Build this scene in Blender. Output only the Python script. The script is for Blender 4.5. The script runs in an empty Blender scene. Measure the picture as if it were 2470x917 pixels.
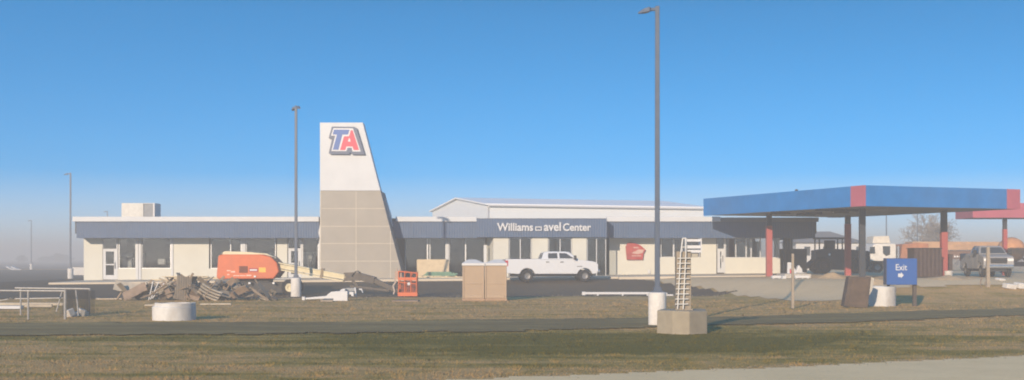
import bpy, bmesh, math, random
from mathutils import Vector, Matrix, noise
R = math.radians
random.seed(11)
sc = bpy.context.scene
col = sc.collection
F, CX, HY, EYE = 3000.0, 1235.0, 622.0, 2.35      # lens in photo pixels, horizon row, eye height

def X(px, D): return (px - CX) * D / F
def Z(py, D): return EYE - (py - HY) * D / F
def sm(a, b, t):
    t = max(0.0, min(1.0, (t - a) / (b - a))); return t * t * (3 - 2 * t)

def H(x, y):                                        # height of the ground
    r = sm(10, 20, x)
    r0 = 77 - 15 * r; r1 = r0 + 16 - 2 * r
    pad = .45 + (max(-34, min(20, x)) + 34) * .0102
    h = pad * sm(r0, r1, y) * sm(-50, -38, x) * (1 - sm(135, 220, y))
    h += .05 * noise.noise((x * .11, y * .11, 3.1)) * (1 - sm(60, 90, y))
    h += .22 * sm(20, 24, x) * math.exp(-((y - 72.5) / 3.0) ** 2) * (1 - sm(30, 34, x))
    return h

# ------------------------------------------------------------------ materials
def nodes(m):
    m.use_nodes = True
    nt = m.node_tree; nt.nodes.clear()
    return nt, nt.nodes, nt.links

MATS = {}
def mat(name, c, rough=.7, metal=0.0, var=.12, scale=4.0, bump=0.0, rib=None, spec=.3, dirt=.0, coat=0.0):
    if name in MATS: return MATS[name]
    m = bpy.data.materials.new(name); MATS[name] = m
    nt, N, L = nodes(m)
    out = N.new('ShaderNodeOutputMaterial'); b = N.new('ShaderNodeBsdfPrincipled')
    L.new(b.outputs[0], out.inputs[0])
    b.inputs['Roughness'].default_value = rough; b.inputs['Metallic'].default_value = metal
    b.inputs['Specular IOR Level'].default_value = spec
    b.inputs['Coat Weight'].default_value = coat
    tc = N.new('ShaderNodeTexCoord')
    n1 = N.new('ShaderNodeTexNoise'); n1.inputs['Scale'].default_value = scale; n1.inputs['Detail'].default_value = 6
    n1.inputs['Roughness'].default_value = .65
    L.new(tc.outputs['Object'], n1.inputs['Vector'])
    rp = N.new('ShaderNodeValToRGB')
    rp.color_ramp.elements[0].position = .3; rp.color_ramp.elements[1].position = .7
    rp.color_ramp.elements[0].color = [x * (1 - var) for x in c] + [1]
    rp.color_ramp.elements[1].color = [min(1, x * (1 + var)) for x in c] + [1]
    L.new(n1.outputs[0], rp.inputs[0]); src = rp.outputs[0]
    if dirt:
        n2 = N.new('ShaderNodeTexNoise'); n2.inputs['Scale'].default_value = scale * .22; n2.inputs['Detail'].default_value = 8
        mp = N.new('ShaderNodeMapping'); mp.inputs['Scale'].default_value = (1, 1, .45)
        L.new(tc.outputs['Object'], mp.inputs[0]); L.new(mp.outputs[0], n2.inputs['Vector'])
        r2 = N.new('ShaderNodeValToRGB'); r2.color_ramp.elements[0].position = .48; r2.color_ramp.elements[1].position = .75
        r2.color_ramp.elements[0].color = (0, 0, 0, 1); r2.color_ramp.elements[1].color = (dirt, dirt, dirt, 1)
        L.new(n2.outputs[0], r2.inputs[0])
        mx = N.new('ShaderNodeMixRGB'); mx.inputs[2].default_value = (.16, .12, .085, 1)
        L.new(r2.outputs[0], mx.inputs[0]); L.new(src, mx.inputs[1]); src = mx.outputs[0]
    L.new(src, b.inputs['Base Color'])
    hsrc = None
    if rib:
        w = N.new('ShaderNodeTexWave'); w.wave_type = 'BANDS'; w.bands_direction = rib[0]
        w.inputs['Scale'].default_value = rib[1]; w.inputs['Distortion'].default_value = 0
        L.new(tc.outputs['Object'], w.inputs[0]); hsrc = w.outputs[1]; bump = rib[2]
    if bump:
        bp = N.new('ShaderNodeBump'); bp.inputs['Strength'].default_value = bump; bp.inputs['Distance'].default_value = .03
        L.new(hsrc or n1.outputs[0], bp.inputs['Height']); L.new(bp.outputs[0], b.inputs['Normal'])
    return m

def glass_mat(name, tint, fac=.14, rough=.03):
    m = bpy.data.materials.new(name); MATS[name] = m
    nt, N, L = nodes(m)
    out = N.new('ShaderNodeOutputMaterial'); mx = N.new('ShaderNodeMixShader'); mx.inputs[0].default_value = fac
    t = N.new('ShaderNodeBsdfTransparent'); t.inputs[0].default_value = (*tint, 1)
    g = N.new('ShaderNodeBsdfGlossy'); g.inputs['Roughness'].default_value = rough; g.inputs[0].default_value = (.9, .93, .95, 1)
    L.new(t.outputs[0], mx.inputs[1]); L.new(g.outputs[0], mx.inputs[2]); L.new(mx.outputs[0], out.inputs[0])
    return m

def grass_colour(N, L, pos):
    """the lawn's own colours: greener and drier patches"""
    def math_(op, a, b=None, c=None):
        n = N.new('ShaderNodeMath'); n.operation = op
        for i, v in enumerate((a, b, c)):
            if v is None: continue
            if isinstance(v, (int, float)): n.inputs[i].default_value = v
            else: L.new(v, n.inputs[i])
        return n.outputs[0]
    sp = N.new('ShaderNodeSeparateXYZ'); L.new(pos, sp.inputs[0])
    def blob(cx, cy, rx, ry):
        a = math_('DIVIDE', math_('SUBTRACT', sp.outputs[0], cx), rx); b = math_('DIVIDE', math_('SUBTRACT', sp.outputs[1], cy), ry)
        d = math_('ADD', math_('MULTIPLY', a, a), math_('MULTIPLY', b, b))
        return math_('DIVIDE', 1.0, math_('ADD', 1.0, math_('MULTIPLY', d, d)))
    def nz(s, d=6, r=.6):
        n = N.new('ShaderNodeTexNoise'); n.inputs['Scale'].default_value = s; n.inputs['Detail'].default_value = d
        n.inputs['Roughness'].default_value = r; L.new(pos, n.inputs['Vector']); return n.outputs[0]
    g = math_('ADD', math_('ADD', blob(1.5, 34, 6.5, 4.6), .1), math_('MULTIPLY', blob(9, 37, 5, 4.5), .55))
    g = math_('ADD', g, math_('MULTIPLY', blob(-11, 37, 8, 2.6), .5))
    g = math_('ADD', g, math_('MULTIPLY', math_('SUBTRACT', nz(.35), .5), 1.9))
    g = math_('ADD', g, math_('MULTIPLY', math_('SUBTRACT', nz(1.7), .5), 1.1))
    st = N.new('ShaderNodeMapping'); st.inputs['Scale'].default_value = (.12, .9, 1); L.new(pos, st.inputs[0])
    sn = N.new('ShaderNodeTexNoise'); sn.inputs['Scale'].default_value = 1.0; sn.inputs['Detail'].default_value = 5; L.new(st.outputs[0], sn.inputs['Vector'])
    g = math_('ADD', g, math_('MULTIPLY', math_('SUBTRACT', sn.outputs[0], .5), 1.9))
    r = N.new('ShaderNodeValToRGB'); e = r.color_ramp.elements
    e[0].position = 0; e[0].color = (.50, .315, .13, 1)
    e[1].position = 1; e[1].color = (.15, .122, .018, 1)
    k = e.new(.35); k.color = (.36, .25, .08, 1); k = e.new(.62); k.color = (.25, .19, .045, 1)
    L.new(g, r.inputs[0])
    mx = N.new('ShaderNodeMixRGB'); mx.blend_type = 'MULTIPLY'; mx.inputs[0].default_value = 1
    r2 = N.new('ShaderNodeValToRGB'); r2.color_ramp.elements[0].position = .3; r2.color_ramp.elements[1].position = .72
    r2.color_ramp.elements[0].color = (.76, .75, .73, 1); r2.color_ramp.elements[1].color = (1.16, 1.15, 1.12, 1)
    L.new(nz(5.5, 8, .75), r2.inputs[0]); L.new(r.outputs[0], mx.inputs[1]); L.new(r2.outputs[0], mx.inputs[2])
    return mx.outputs[0]

def grass_mat(name, blades):
    m = bpy.data.materials.new(name); nt, N, L = nodes(m)
    out = N.new('ShaderNodeOutputMaterial'); b = N.new('ShaderNodeBsdfPrincipled'); L.new(b.outputs[0], out.inputs[0])
    b.inputs['Roughness'].default_value = .9; b.inputs['Specular IOR Level'].default_value = .1
    g = N.new('ShaderNodeNewGeometry')
    c = grass_colour(N, L, g.outputs['Position'])
    if blades:
        rnd = N.new('ShaderNodeMapRange'); rnd.inputs[3].default_value = .9; rnd.inputs[4].default_value = 1.25
        L.new(g.outputs['Random Per Island'], rnd.inputs[0])
        mx = N.new('ShaderNodeMixRGB'); mx.blend_type = 'MULTIPLY'; mx.inputs[0].default_value = 1
        L.new(c, mx.inputs[1]); L.new(rnd.outputs[0], mx.inputs[2]); c = mx.outputs[0]
        vm = N.new('ShaderNodeVectorMath'); vm.operation = 'ADD'; vm.inputs[1].default_value = (0, 0, 2.2); L.new(g.outputs['Normal'], vm.inputs[0])
        vn = N.new('ShaderNodeVectorMath'); vn.operation = 'NORMALIZE'; L.new(vm.outputs[0], vn.inputs[0]); L.new(vn.outputs[0], b.inputs['Normal'])
    else:
        n = N.new('ShaderNodeTexNoise'); n.inputs['Scale'].default_value = 3; n.inputs['Detail'].default_value = 10; n.inputs['Roughness'].default_value = .75
        L.new(g.outputs['Position'], n.inputs['Vector'])
        bp = N.new('ShaderNodeBump'); bp.inputs['Strength'].default_value = .25; bp.inputs['Distance'].default_value = .06
        L.new(n.outputs[0], bp.inputs['Height']); L.new(bp.outputs[0], b.inputs['Normal'])
    L.new(c, b.inputs['Base Color'])
    return m

def ground_mat(name, stops, s1, s2, bump=.4, dist=.05, stretch=(1, 1, 1)):
    m = bpy.data.materials.new(name); nt, N, L = nodes(m)
    out = N.new('ShaderNodeOutputMaterial'); b = N.new('ShaderNodeBsdfPrincipled'); L.new(b.outputs[0], out.inputs[0])
    b.inputs['Roughness'].default_value = .88; b.inputs['Specular IOR Level'].default_value = .2
    g = N.new('ShaderNodeNewGeometry'); mp = N.new('ShaderNodeMapping'); mp.inputs['Scale'].default_value = stretch
    L.new(g.outputs['Position'], mp.inputs[0])
    n1 = N.new('ShaderNodeTexNoise'); n1.inputs['Scale'].default_value = s1; n1.inputs['Detail'].default_value = 9; n1.inputs['Roughness'].default_value = .65
    n2 = N.new('ShaderNodeTexNoise'); n2.inputs['Scale'].default_value = s2; n2.inputs['Detail'].default_value = 6
    L.new(mp.outputs[0], n1.inputs['Vector']); L.new(mp.outputs[0], n2.inputs['Vector'])
    a = N.new('ShaderNodeMixRGB'); a.inputs[0].default_value = .4; L.new(n1.outputs[0], a.inputs[1]); L.new(n2.outputs[0], a.inputs[2])
    r = N.new('ShaderNodeValToRGB'); e = r.color_ramp.elements
    e[0].position, e[0].color = stops[0][0], (*stops[0][1], 1); e[1].position, e[1].color = stops[-1][0], (*stops[-1][1], 1)
    for p, c in stops[1:-1]:
        k = e.new(p); k.color = (*c, 1)
    L.new(a.outputs[0], r.inputs[0]); L.new(r.outputs[0], b.inputs['Base Color'])
    bp = N.new('ShaderNodeBump'); bp.inputs['Strength'].default_value = bump; bp.inputs['Distance'].default_value = dist
    L.new(n2.outputs[0], bp.inputs['Height']); L.new(bp.outputs[0], b.inputs['Normal'])
    return m

# ------------------------------------------------------------------ mesh builder
ORG = {}
class MB:
    def __init__(s): s.v = []; s.f = []; s.m = []
    def add(s, vs, fs, mi=0):
        o = len(s.v); s.v += [tuple(v) for v in vs]; s.f += [tuple(i + o for i in f) for f in fs]; s.m += [mi] * len(fs); return s
    def hexa(s, p, mi=0):      # p: 4 bottom + 4 top
        return s.add(p, [(3, 2, 1, 0), (4, 5, 6, 7), (0, 1, 5, 4), (1, 2, 6, 5), (2, 3, 7, 6), (3, 0, 4, 7)], mi)
    def box(s, x0, x1, y0, y1, z0, z1, mi=0):
        if x0 > x1: x0, x1 = x1, x0
        if y0 > y1: y0, y1 = y1, y0
        if z0 > z1: z0, z1 = z1, z0
        return s.hexa([(x0, y0, z0), (x1, y0, z0), (x1, y1, z0), (x0, y1, z0), (x0, y0, z1), (x1, y0, z1), (x1, y1, z1), (x0, y1, z1)], mi)
    def obox(s, o, u, w, l0, l1, w0, w1, z0, z1, mi=0):   # o + l*u + w*w in plan
        P = lambda l, q, z: (o[0] + l * u[0] + q * w[0], o[1] + l * u[1] + q * w[1], z)
        c = u[0] * w[1] - u[1] * w[0]
        ps = [(l0, w0), (l1, w0), (l1, w1), (l0, w1)]
        if c < 0: ps = ps[::-1]
        return s.hexa([P(a, b, z0) for a, b in ps] + [P(a, b, z1) for a, b in ps], mi)
    def rbox(s, c, size, rot, mi=0):                       # centre, full size, euler
        M = Matrix.Translation(c) @ rot.to_matrix().to_4x4() if hasattr(rot, 'to_matrix') else Matrix.Translation(c) @ rot
        a, b, d = [q / 2 for q in size]
        return s.hexa([M @ Vector(p) for p in ((-a, -b, -d), (a, -b, -d), (a, b, -d), (-a, b, -d), (-a, -b, d), (a, -b, d), (a, b, d), (-a, b, d))], mi)
    def beam(s, p, q, wid, hei, mi=0, up=(0, 0, 1)):
        p, q = Vector(p), Vector(q); d = (q - p).normalized(); sd = d.cross(Vector(up))
        if sd.length < 1e-4: sd = Vector((1, 0, 0))
        sd.normalize(); u = sd.cross(d)
        A, B = sd * wid / 2, u * hei / 2
        return s.hexa([p - A - B, q - A - B, q + A - B, p + A - B, p - A + B, q - A + B, q + A + B, p + A + B][0:8], mi) if False else \
            s.add([p - A - B, p + A - B, p + A + B, p - A + B, q - A - B, q + A - B, q + A + B, q - A + B],
                  [(0, 3, 2, 1), (4, 5, 6, 7), (0, 1, 5, 4), (1, 2, 6, 5), (2, 3, 7, 6), (3, 0, 4, 7)], mi)
    def tube(s, p, q, r0, r1=None, n=10, mi=0):
        r1 = r0 if r1 is None else r1
        p, q = Vector(p), Vector(q); d = (q - p).normalized()
        a = d.cross(Vector((0, 0, 1)) if abs(d.z) < .9 else Vector((1, 0, 0))).normalized(); b = d.cross(a)
        vs = [p + (a * math.cos(t) + b * math.sin(t)) * r0 for t in [2 * math.pi * i / n for i in range(n)]]
        vs += [q + (a * math.cos(t) + b * math.sin(t)) * r1 for t in [2 * math.pi * i / n for i in range(n)]]
        fs = [(i, (i + 1) % n, n + (i + 1) % n, n + i) for i in range(n)] + [tuple(range(n))[::-1], tuple(range(n, 2 * n))]
        return s.add(vs, fs, mi)
    def path(s, pts, r, n=6, mi=0):
        for a, b in zip(pts, pts[1:]): s.tube(a, b, r, r, n, mi)
        return s
    def lathe(s, c, prof, n=32, mi=0, axis='z'):           # prof (r, h)
        vs = []; k = len(prof)
        for i in range(n):
            t = 2 * math.pi * i / n
            for r, h in prof:
                if axis == 'z': vs.append((c[0] + r * math.cos(t), c[1] + r * math.sin(t), c[2] + h))
                else: vs.append((c[0] + r * math.cos(t), c[1] + h, c[2] - r * math.sin(t)))
        fs = [(i * k + j, ((i + 1) % n) * k + j, ((i + 1) % n) * k + j + 1, i * k + j + 1) for i in range(n) for j in range(k - 1)]
        return s.add(vs, fs, mi)
    def prism(s, pts, y0, y1, mi=0, side=None):            # polygon in x,z, pushed along y
        A = sum(a[0] * b[1] - b[0] * a[1] for a, b in zip(pts, pts[1:] + pts[:1]))
        if A < 0: pts = pts[::-1]
        n = len(pts)
        s.add([(x, y0, z) for x, z in pts] + [(x, y1, z) for x, z in pts], [tuple(range(n)), tuple(range(n, 2 * n))[::-1]], mi)
        o = len(s.v) - 2 * n
        for i in range(n):
            s.f.append((o + i, o + n + i, o + n + (i + 1) % n, o + (i + 1) % n)); s.m.append(mi if side is None else side)
        return s
    def build(s, name, mats, parent=None, local=False, bevel=0, smooth=False, org=None):
        if not isinstance(mats, (list, tuple)): mats = [mats]
        if parent is not None:
            o0 = Vector((0, 0, 0)) if local else ORG[parent.name]
        elif org is not None: o0 = Vector(org)
        else:
            xs = [v[0] for v in s.v]; ys = [v[1] for v in s.v]; zs = [v[2] for v in s.v]
            o0 = Vector(((min(xs) + max(xs)) / 2, (min(ys) + max(ys)) / 2, min(zs)))
        me = bpy.data.meshes.new(name)
        me.from_pydata([(v[0] - o0.x, v[1] - o0.y, v[2] - o0.z) for v in s.v], [], s.f)
        for m in mats: me.materials.append(m)
        me.polygons.foreach_set('material_index', s.m)
        if smooth: me.polygons.foreach_set('use_smooth', [True] * len(s.f))
        me.update()
        ob = bpy.data.objects.new(name, me); col.objects.link(ob)
        if smooth == 'auto':
            md = ob.modifiers.new('edge', 'EDGE_SPLIT'); md.split_angle = R(35)
        if bevel:
            md = ob.modifiers.new('bevel', 'BEVEL'); md.width = bevel; md.segments = 2; md.limit_method = 'ANGLE'; md.angle_limit = R(40)
        if parent is not None: ob.parent = parent; ORG[ob.name] = ORG.get(parent.name, Vector((0, 0, 0)))
        else: ob.location = o0; ORG[ob.name] = o0
        return ob

def build_each(mb, name, mats, parent, **kw):
    """every separate piece as a part of its own"""
    par = list(range(len(mb.v)))
    def find(i):
        while par[i] != i: par[i] = par[par[i]]; i = par[i]
        return i
    for f in mb.f:
        for j in f[1:]: par[find(j)] = find(f[0])
    comps = {}
    for f, m in zip(mb.f, mb.m): comps.setdefault(find(f[0]), []).append((f, m))
    for fs in comps.values():
        used = sorted({i for f, _ in fs for i in f}); ix = {a: b for b, a in enumerate(used)}
        n = MB(); n.v = [mb.v[i] for i in used]; n.f = [tuple(ix[i] for i in f) for f, _ in fs]; n.m = [m for _, m in fs]
        n.build(name, mats, parent, **kw)
def tag(o, label, cat, group=None):
    o['label'] = label; o['category'] = cat
    if group: o['group'] = group
    return o
def thing(name, loc, label, cat, group=None, rz=0):
    o = bpy.data.objects.new(name, None); col.objects.link(o); o.location = loc; o.rotation_euler = (0, 0, rz)
    o.empty_display_size = .3
    ORG[o.name] = Vector(loc); return tag(o, label, cat, group)
def kids(o): return list(o.children)
def copy_tree(o, parent=None):
    c = o.copy(); col.objects.link(c)
    if parent is not None: c.parent = parent
    for ch in kids(o): copy_tree(ch, c)
    return c
def structure(o): o['kind'] = 'structure'; return o
def text_mb(txt, x0, x1, zbase, y0, y1, offset=.0, stretch=1.0, h=None):
    """letters as a mesh, fitted between x0 and x1"""
    cu = bpy.data.curves.new('lettering', 'FONT'); cu.body = txt; cu.extrude = .5; cu.offset = offset; cu.resolution_u = 4
    ob = bpy.data.objects.new('lettering', cu); col.objects.link(ob)
    dg = bpy.context.evaluated_depsgraph_get(); me = bpy.data.meshes.new_from_object(ob.evaluated_get(dg))
    xs = [v.co.x for v in me.vertices]; a, b = min(xs), max(xs); k = (x1 - x0) / (b - a)
    kz = k * stretch
    mb = MB(); mb.add([(x0 + (v.co.x - a) * k, y0 + (.5 - v.co.z) * (y1 - y0), zbase + v.co.y * kz) for v in me.vertices],
                      [tuple(p.vertices) for p in me.polygons])
    bpy.data.objects.remove(ob); bpy.data.meshes.remove(me)
    return mb

# colours ------------------------------------------------------------
wall_cream = mat('cream_wall_panel', (.55, .548, .485), .75, var=.04, scale=1.2, dirt=.12)
white_metal = mat('white_metal', (.56, .565, .565), .5, var=.05, scale=2, dirt=.12)
white_trim = mat('white_trim', (.50, .52, .535), .5, var=.04, scale=1.0)
fascia_grey = mat('slate_fascia', (.052, .09, .165), .5, var=.1, scale=1.5, rib=('X', 1.6, .35))
dark_trim = mat('dark_trim', (.035, .04, .05), .5)
taupe = mat('taupe_cladding', (.325, .298, .252), .8, var=.07, scale=.8, dirt=.08)
joint = mat('panel_joint', (.52, .47, .38), .8)
alu = mat('aluminium', (.55, .56, .56), .4, metal=.4, var=.05)
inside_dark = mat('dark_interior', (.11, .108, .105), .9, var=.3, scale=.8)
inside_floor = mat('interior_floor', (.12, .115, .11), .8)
board_grey = mat('grey_board', (.5, .51, .51), .7)
concrete = mat('concrete', (.44, .41, .36), .9, var=.14, scale=5, bump=.25, dirt=.35)
conc_light = mat('pale_concrete', (.60, .585, .55), .85, var=.1, scale=6, bump=.2, dirt=.3)
paint_white = mat('chipped_white_paint', (.56, .555, .53), .75, var=.08, scale=5, bump=.3, dirt=.55)
pole_dark = mat('hazed_bronze_pole', (.075, .10, .145), .45, var=.1)  # bronze with the bluish veil of haze mixed into its colour
orange = mat('orange_paint', (.56, .125, .038), .45, var=.08, scale=3, dirt=.2)
orange_dk = mat('dark_orange_paint', (.5, .11, .04), .5, var=.1)
cream = mat('cream_boom_paint', (.62, .55, .36), .5, var=.08, dirt=.2)
black = mat('black_rubber', (.022, .021, .021), .85, var=.2, scale=8)
dark_steel = mat('dark_steel', (.045, .043, .042), .6, var=.25, scale=5)
grey_steel = mat('grey_steel', (.32, .32, .31), .45, metal=.4, var=.15, scale=8)
galv = mat('galvanised_pipe', (.33, .32, .30), .45, metal=.35, var=.15, scale=8)
car_white = mat('white_car_paint', (.60, .62, .64), .25, var=.02, coat=.5, spec=.5)
car_grey = mat('grey_car_paint', (.29, .285, .28), .45, var=.04, coat=.1, spec=.3)
car_dark = mat('dark_car_trim', (.03, .03, .033), .5)
chrome = mat('chrome', (.75, .75, .76), .15, metal=1, var=.02)
red_lens = mat('red_lens', (.45, .02, .02), .2)
lamp_lens = mat('headlamp_lens', (.8, .8, .78), .1, coat=.6, spec=.6)
tan_plastic = mat('tan_plastic', (.36, .265, .175), .6, var=.05, scale=2, rib=('X', 4.5, .25), dirt=.15)
tan_plain = mat('tan_plain_plastic', (.37, .275, .185), .6, var=.05)
roof_plastic = mat('white_plastic_roof', (.55, .55, .54), .5, var=.04, dirt=.15)
blue = mat('blue_canopy_panel', (.008, .165, .45), .5, var=.14, scale=.8, dirt=.14)
red = mat('red_canopy_panel', (.37, .095, .135), .5, var=.1, scale=1, dirt=.1)
red_col = mat('red_column_paint', (.34, .075, .07), .55, var=.12, scale=3, dirt=.2)
sign_blue = mat('sign_blue', (.03, .10, .32), .4, var=.05)
logo_blue = mat('logo_blue', (.045, .11, .33), .4, var=.03)
logo_red = mat('logo_red', (.60, .045, .075), .4, var=.03)
logo_navy = mat('logo_edge', (.075, .095, .15), .4, var=.05)
sign_white = mat('sign_white', (.55, .56, .57), .4, var=.02)
red_sign = mat('faded_red_sign', (.36, .045, .04), .5, var=.2, scale=3, dirt=.2)
plywood = mat('plywood', (.56, .45, .29), .8, var=.12, scale=3, dirt=.1)
lumber = mat('pale_lumber', (.55, .45, .29), .8, var=.18, scale=4)
green_pad = mat('green_sheet', (.16, .29, .20), .8, var=.15, scale=3)
old_wood = mat('weathered_wood', (.25, .19, .13), .9, var=.25, scale=6)
rust = mat('rusty_sheet', (.24, .175, .125), .8, var=.3, scale=3)
scrap_grey = mat('scrap_grey_metal', (.23, .195, .15), .55, metal=.3, var=.25, scale=5, dirt=.4)
scrap_pale = mat('scrap_pale', (.42, .365, .28), .7, var=.15, dirt=.3)
scrap_dark = mat('scrap_dark', (.10, .085, .07), .8, var=.3)
bark = mat('bare_bark', (.17, .13, .10), .9, var=.2)
twig = mat('bare_twigs', (.22, .19, .165), .9, var=.2)
tan_rust = mat('tan_trailer_paint', (.45, .27, .15), .7, var=.2, scale=1.5, dirt=.3)
house_roof = mat('grey_shingle', (.16, .16, .165), .9, var=.2, scale=8)
yellow = mat('yellow_decal', (.75, .42, .06), .5)
dirt_m = mat('loose_dirt', (.46, .33, .19), .95, var=.2, scale=6, bump=.4)
cable_m = mat('black_cable', (.02, .02, .02), .7)
warehouse_m = mat('white_ribbed_sheet', (.66, .70, .735), .5, var=.03, scale=.8, rib=('DIAGONAL', 1.1, .25))
window_glass = glass_mat('window_glass', (.84, .85, .85), .07)
car_glass = mat('dark_car_glass', (.045, .05, .055), .12, var=.05, spec=.6)

# ------------------------------------------------------------------ ground
def sheet(name, m, xs, ys, off, inside=None):
    mb = MB(); nx, ny = len(xs), len(ys)
    vs = [(x, y, H(x, y) + off) for y in ys for x in xs]
    fs = []
    for j in range(ny - 1):
        for i in range(nx - 1):
            cxm, cym = (xs[i] + xs[i + 1]) / 2, (ys[j] + ys[j + 1]) / 2
            if inside and not inside(cxm, cym): continue
            fs.append((j * nx + i, j * nx + i + 1, (j + 1) * nx + i + 1, (j + 1) * nx + i))
    used = sorted({i for f in fs for i in f}); mp = {a: b for b, a in enumerate(used)}
    mb.add([vs[i] for i in used], [tuple(mp[i] for i in f) for f in fs])
    return structure(mb.build(name, m, smooth=True, org=(0, 0, 0)))
def rng(a, b, st):
    n = max(1, round((b - a) / st)); return [a + (b - a) * i / n for i in range(n + 1)]

lawn = grass_mat('lawn', False)
gx = [-4200, -2000, -900, -400, -200, -120] + rng(-80, 70, 1.0) + [100, 160, 240, 400, 900, 2000, 4200]
gy = [-300, -100, -40, 0, 10] + rng(16, 105, 1.0) + [110, 118, 128, 140, 160, 190, 230, 300, 420, 650, 1000, 1800, 4200]
sheet('ground', lawn, gx, gy, 0)

asphalt = ground_mat('worn_asphalt', [(.3, (.08, .056, .032)), (.55, (.105, .076, .045)), (.75, (.16, .12, .07))], .25, 6, .3, .02)
drive_m = ground_mat('dark_drive', [(.3, (.145, .10, .032)), (.48, (.18, .127, .042)), (.64, (.31, .225, .085))], .7, 5, .5, .03, (.22, 1, 1))
gravel_m = ground_mat('tan_gravel', [(.25, (.48, .36, .20)), (.5, (.58, .44, .26)), (.75, (.66, .51, .32))], .3, 9, .6, .03)
shoulder_m = ground_mat('pale_road', [(.3, (.68, .49, .25)), (.5, (.80, .57, .30)), (.7, (.86, .63, .345))], .6, 14, .4, .015)
field_m = ground_mat('dry_field', [(.3, (.16, .115, .08)), (.5, (.21, .155, .11)), (.7, (.25, .19, .13))], .02, .3, .3, .2)
walk_m = ground_mat('pale_walk', [(.3, (.48, .42, .32)), (.6, (.55, .48, .37)), (.8, (.6, .53, .42))], .5, 7, .2, .01)

def lot_edge(x): return 70.5 + (x + 30) * .14 + 1.1 * noise.noise((x * .45, 5.2, 1)) + .5 * noise.noise((x * 1.7, 2.2, 1))
def in_grav(x, y):
    pts = [(9, 90), (12.5, 81.5), (15.5, 66.5), (20, 66.5), (21.5, 70), (31, 70.8), (90, 74), (90, 132), (9, 132)]
    w = .7 * noise.noise((x * .6, y * .6, 8)); x += w; y += w
    c = False
    for (a, b), (p, q) in zip(pts, pts[1:] + pts[:1]):
        if (b > y) != (q > y) and x < (p - a) * (y - b) / (q - b) + a: c = not c
    return c
sheet('pavement', asphalt, rng(-150, 17, .6), rng(66, 105, .5) + rng(106, 255, 6), .02,
      lambda x, y: y > lot_edge(x) and not in_grav(x, y) and (y < 100 or x < -33.5) and y < 250 + .1 * x)
sheet('gravel_ground', gravel_m, rng(8, 92, .5), rng(64, 134, .5), .03, in_grav)
def drive_c(x): return 43.3 + .30 * x + .0085 * x * x if x > -8 else 43.3 + .30 * -8 + .544 + .10 * (x + 8)
sheet('access_road', drive_m, rng(-60, 60, .4), rng(30, 85, .25), .035,
      lambda x, y: abs(y - drive_c(x) - .35 * noise.noise((x * .5, y * .3, 4))) < 3.6 - .05 * max(0, x) + .55 * noise.noise((x * .9, y, 9)) + .35 * noise.noise((x * 2.7, y * 2, 5)))
sheet('road', shoulder_m, rng(-40, 60, .3), rng(-20, 60, .3), .03,
      lambda x, y: y < 24.05 + .44 * x + .25 * noise.noise((x * .8, y * .8, 2)) + .22 * noise.noise((x * 2.6, y * 2.6, 7)) and y > -14 + .44 * x)
fx = [-1500, -700] + rng(-420, -20, 20)
sheet('field', field_m, fx, [256, 300, 360, 460, 700, 1200, 2400], .05)

# sidewalk in front of the building
mb = MB()
xs = rng(X(117, 89.6), X(1890, 95), 1.0)
def walk_z(x): return H(x, 96.5) + .15
for a, b in zip(xs, xs[1:]):
    for (y0, y1, k) in ((89.6, 97.2, 0),):
        za, zb = walk_z(a), walk_z(b)
        if X(1150, 94) < (a + b) / 2 < X(1470, 94): y0 = 90.4
        mb.hexa([(a, y0, za - .5), (b, y0, zb - .5), (b, y1, zb - .5), (a, y1, za - .5), (a, y0, za - .05), (b, y0, zb - .05), (b, y1, zb), (a, y1, za)])
structure(mb.build('sidewalk', walk_m, org=(0, 0, 0)))

# grass blades
blade_m = grass_mat('grass_blade', True)
def on_road(x, y):
    return y < 24.0 + .44 * x + .3 * noise.noise((x * 1.3, y, 3)) or (abs(y - drive_c(x)) < 3.3 - .05 * max(0, x) and rg.random() > .035) or y > lot_edge(x) or in_grav(x, y)
gv, gf = [], []
rg = random.Random(5)
n_b = 0
while n_b < 120000:
    D = 22 + 48 * rg.random() ** 1.7; x = (rg.random() * 1.12 - .06 - .5) * 2470 / F * D
    if on_road(x, D): continue
    n_b += 1
    k = D / 30
    h = rg.uniform(.012, .04) * (1 + .3 * k) * (1.5 if noise.noise((x * .7, D * .7, 1)) > .15 else 1); w = .009 * k * rg.uniform(.7, 1.6)
    a = rg.random() * 6.28; ca, sa = math.cos(a) * w, math.sin(a) * w; z = H(x, D) - .01
    lx, ly = rg.gauss(0, .6) * h, rg.gauss(0, .6) * h
    o = len(gv)
    gv += [(x - ca, D - sa, z), (x + ca, D + sa, z), (x + lx, D + ly, z + h)]; gf.append((o, o + 1, o + 2))
for k in range(260):                                # taller tufts and weeds
    D = 22 + 46 * rg.random() ** 1.5; x = (rg.random() * 1.1 - .55) * 2470 / F * D
    if noise.noise((x * .25, D * .25, 6)) < -.05 and rg.random() < .8 or on_road(x, D): continue
    for j in range(14):
        a = rg.random() * 6.28; q_ = rg.random() * .12; bx, by = x + q_ * math.cos(a), D + q_ * math.sin(a); h = rg.uniform(.05, .11); w = .007 * D / 30
        o = len(gv); z = H(bx, by) - .01
        gv += [(bx - w, by, z), (bx + w, by, z), (bx + math.cos(a) * h * .5, by + math.sin(a) * h * .5, z + h)]; gf.append((o, o + 1, o + 2))
mb = MB(); mb.add(gv, gf); g = mb.build('grass', blade_m, org=(0, 0, 0)); g['kind'] = 'stuff'

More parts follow.
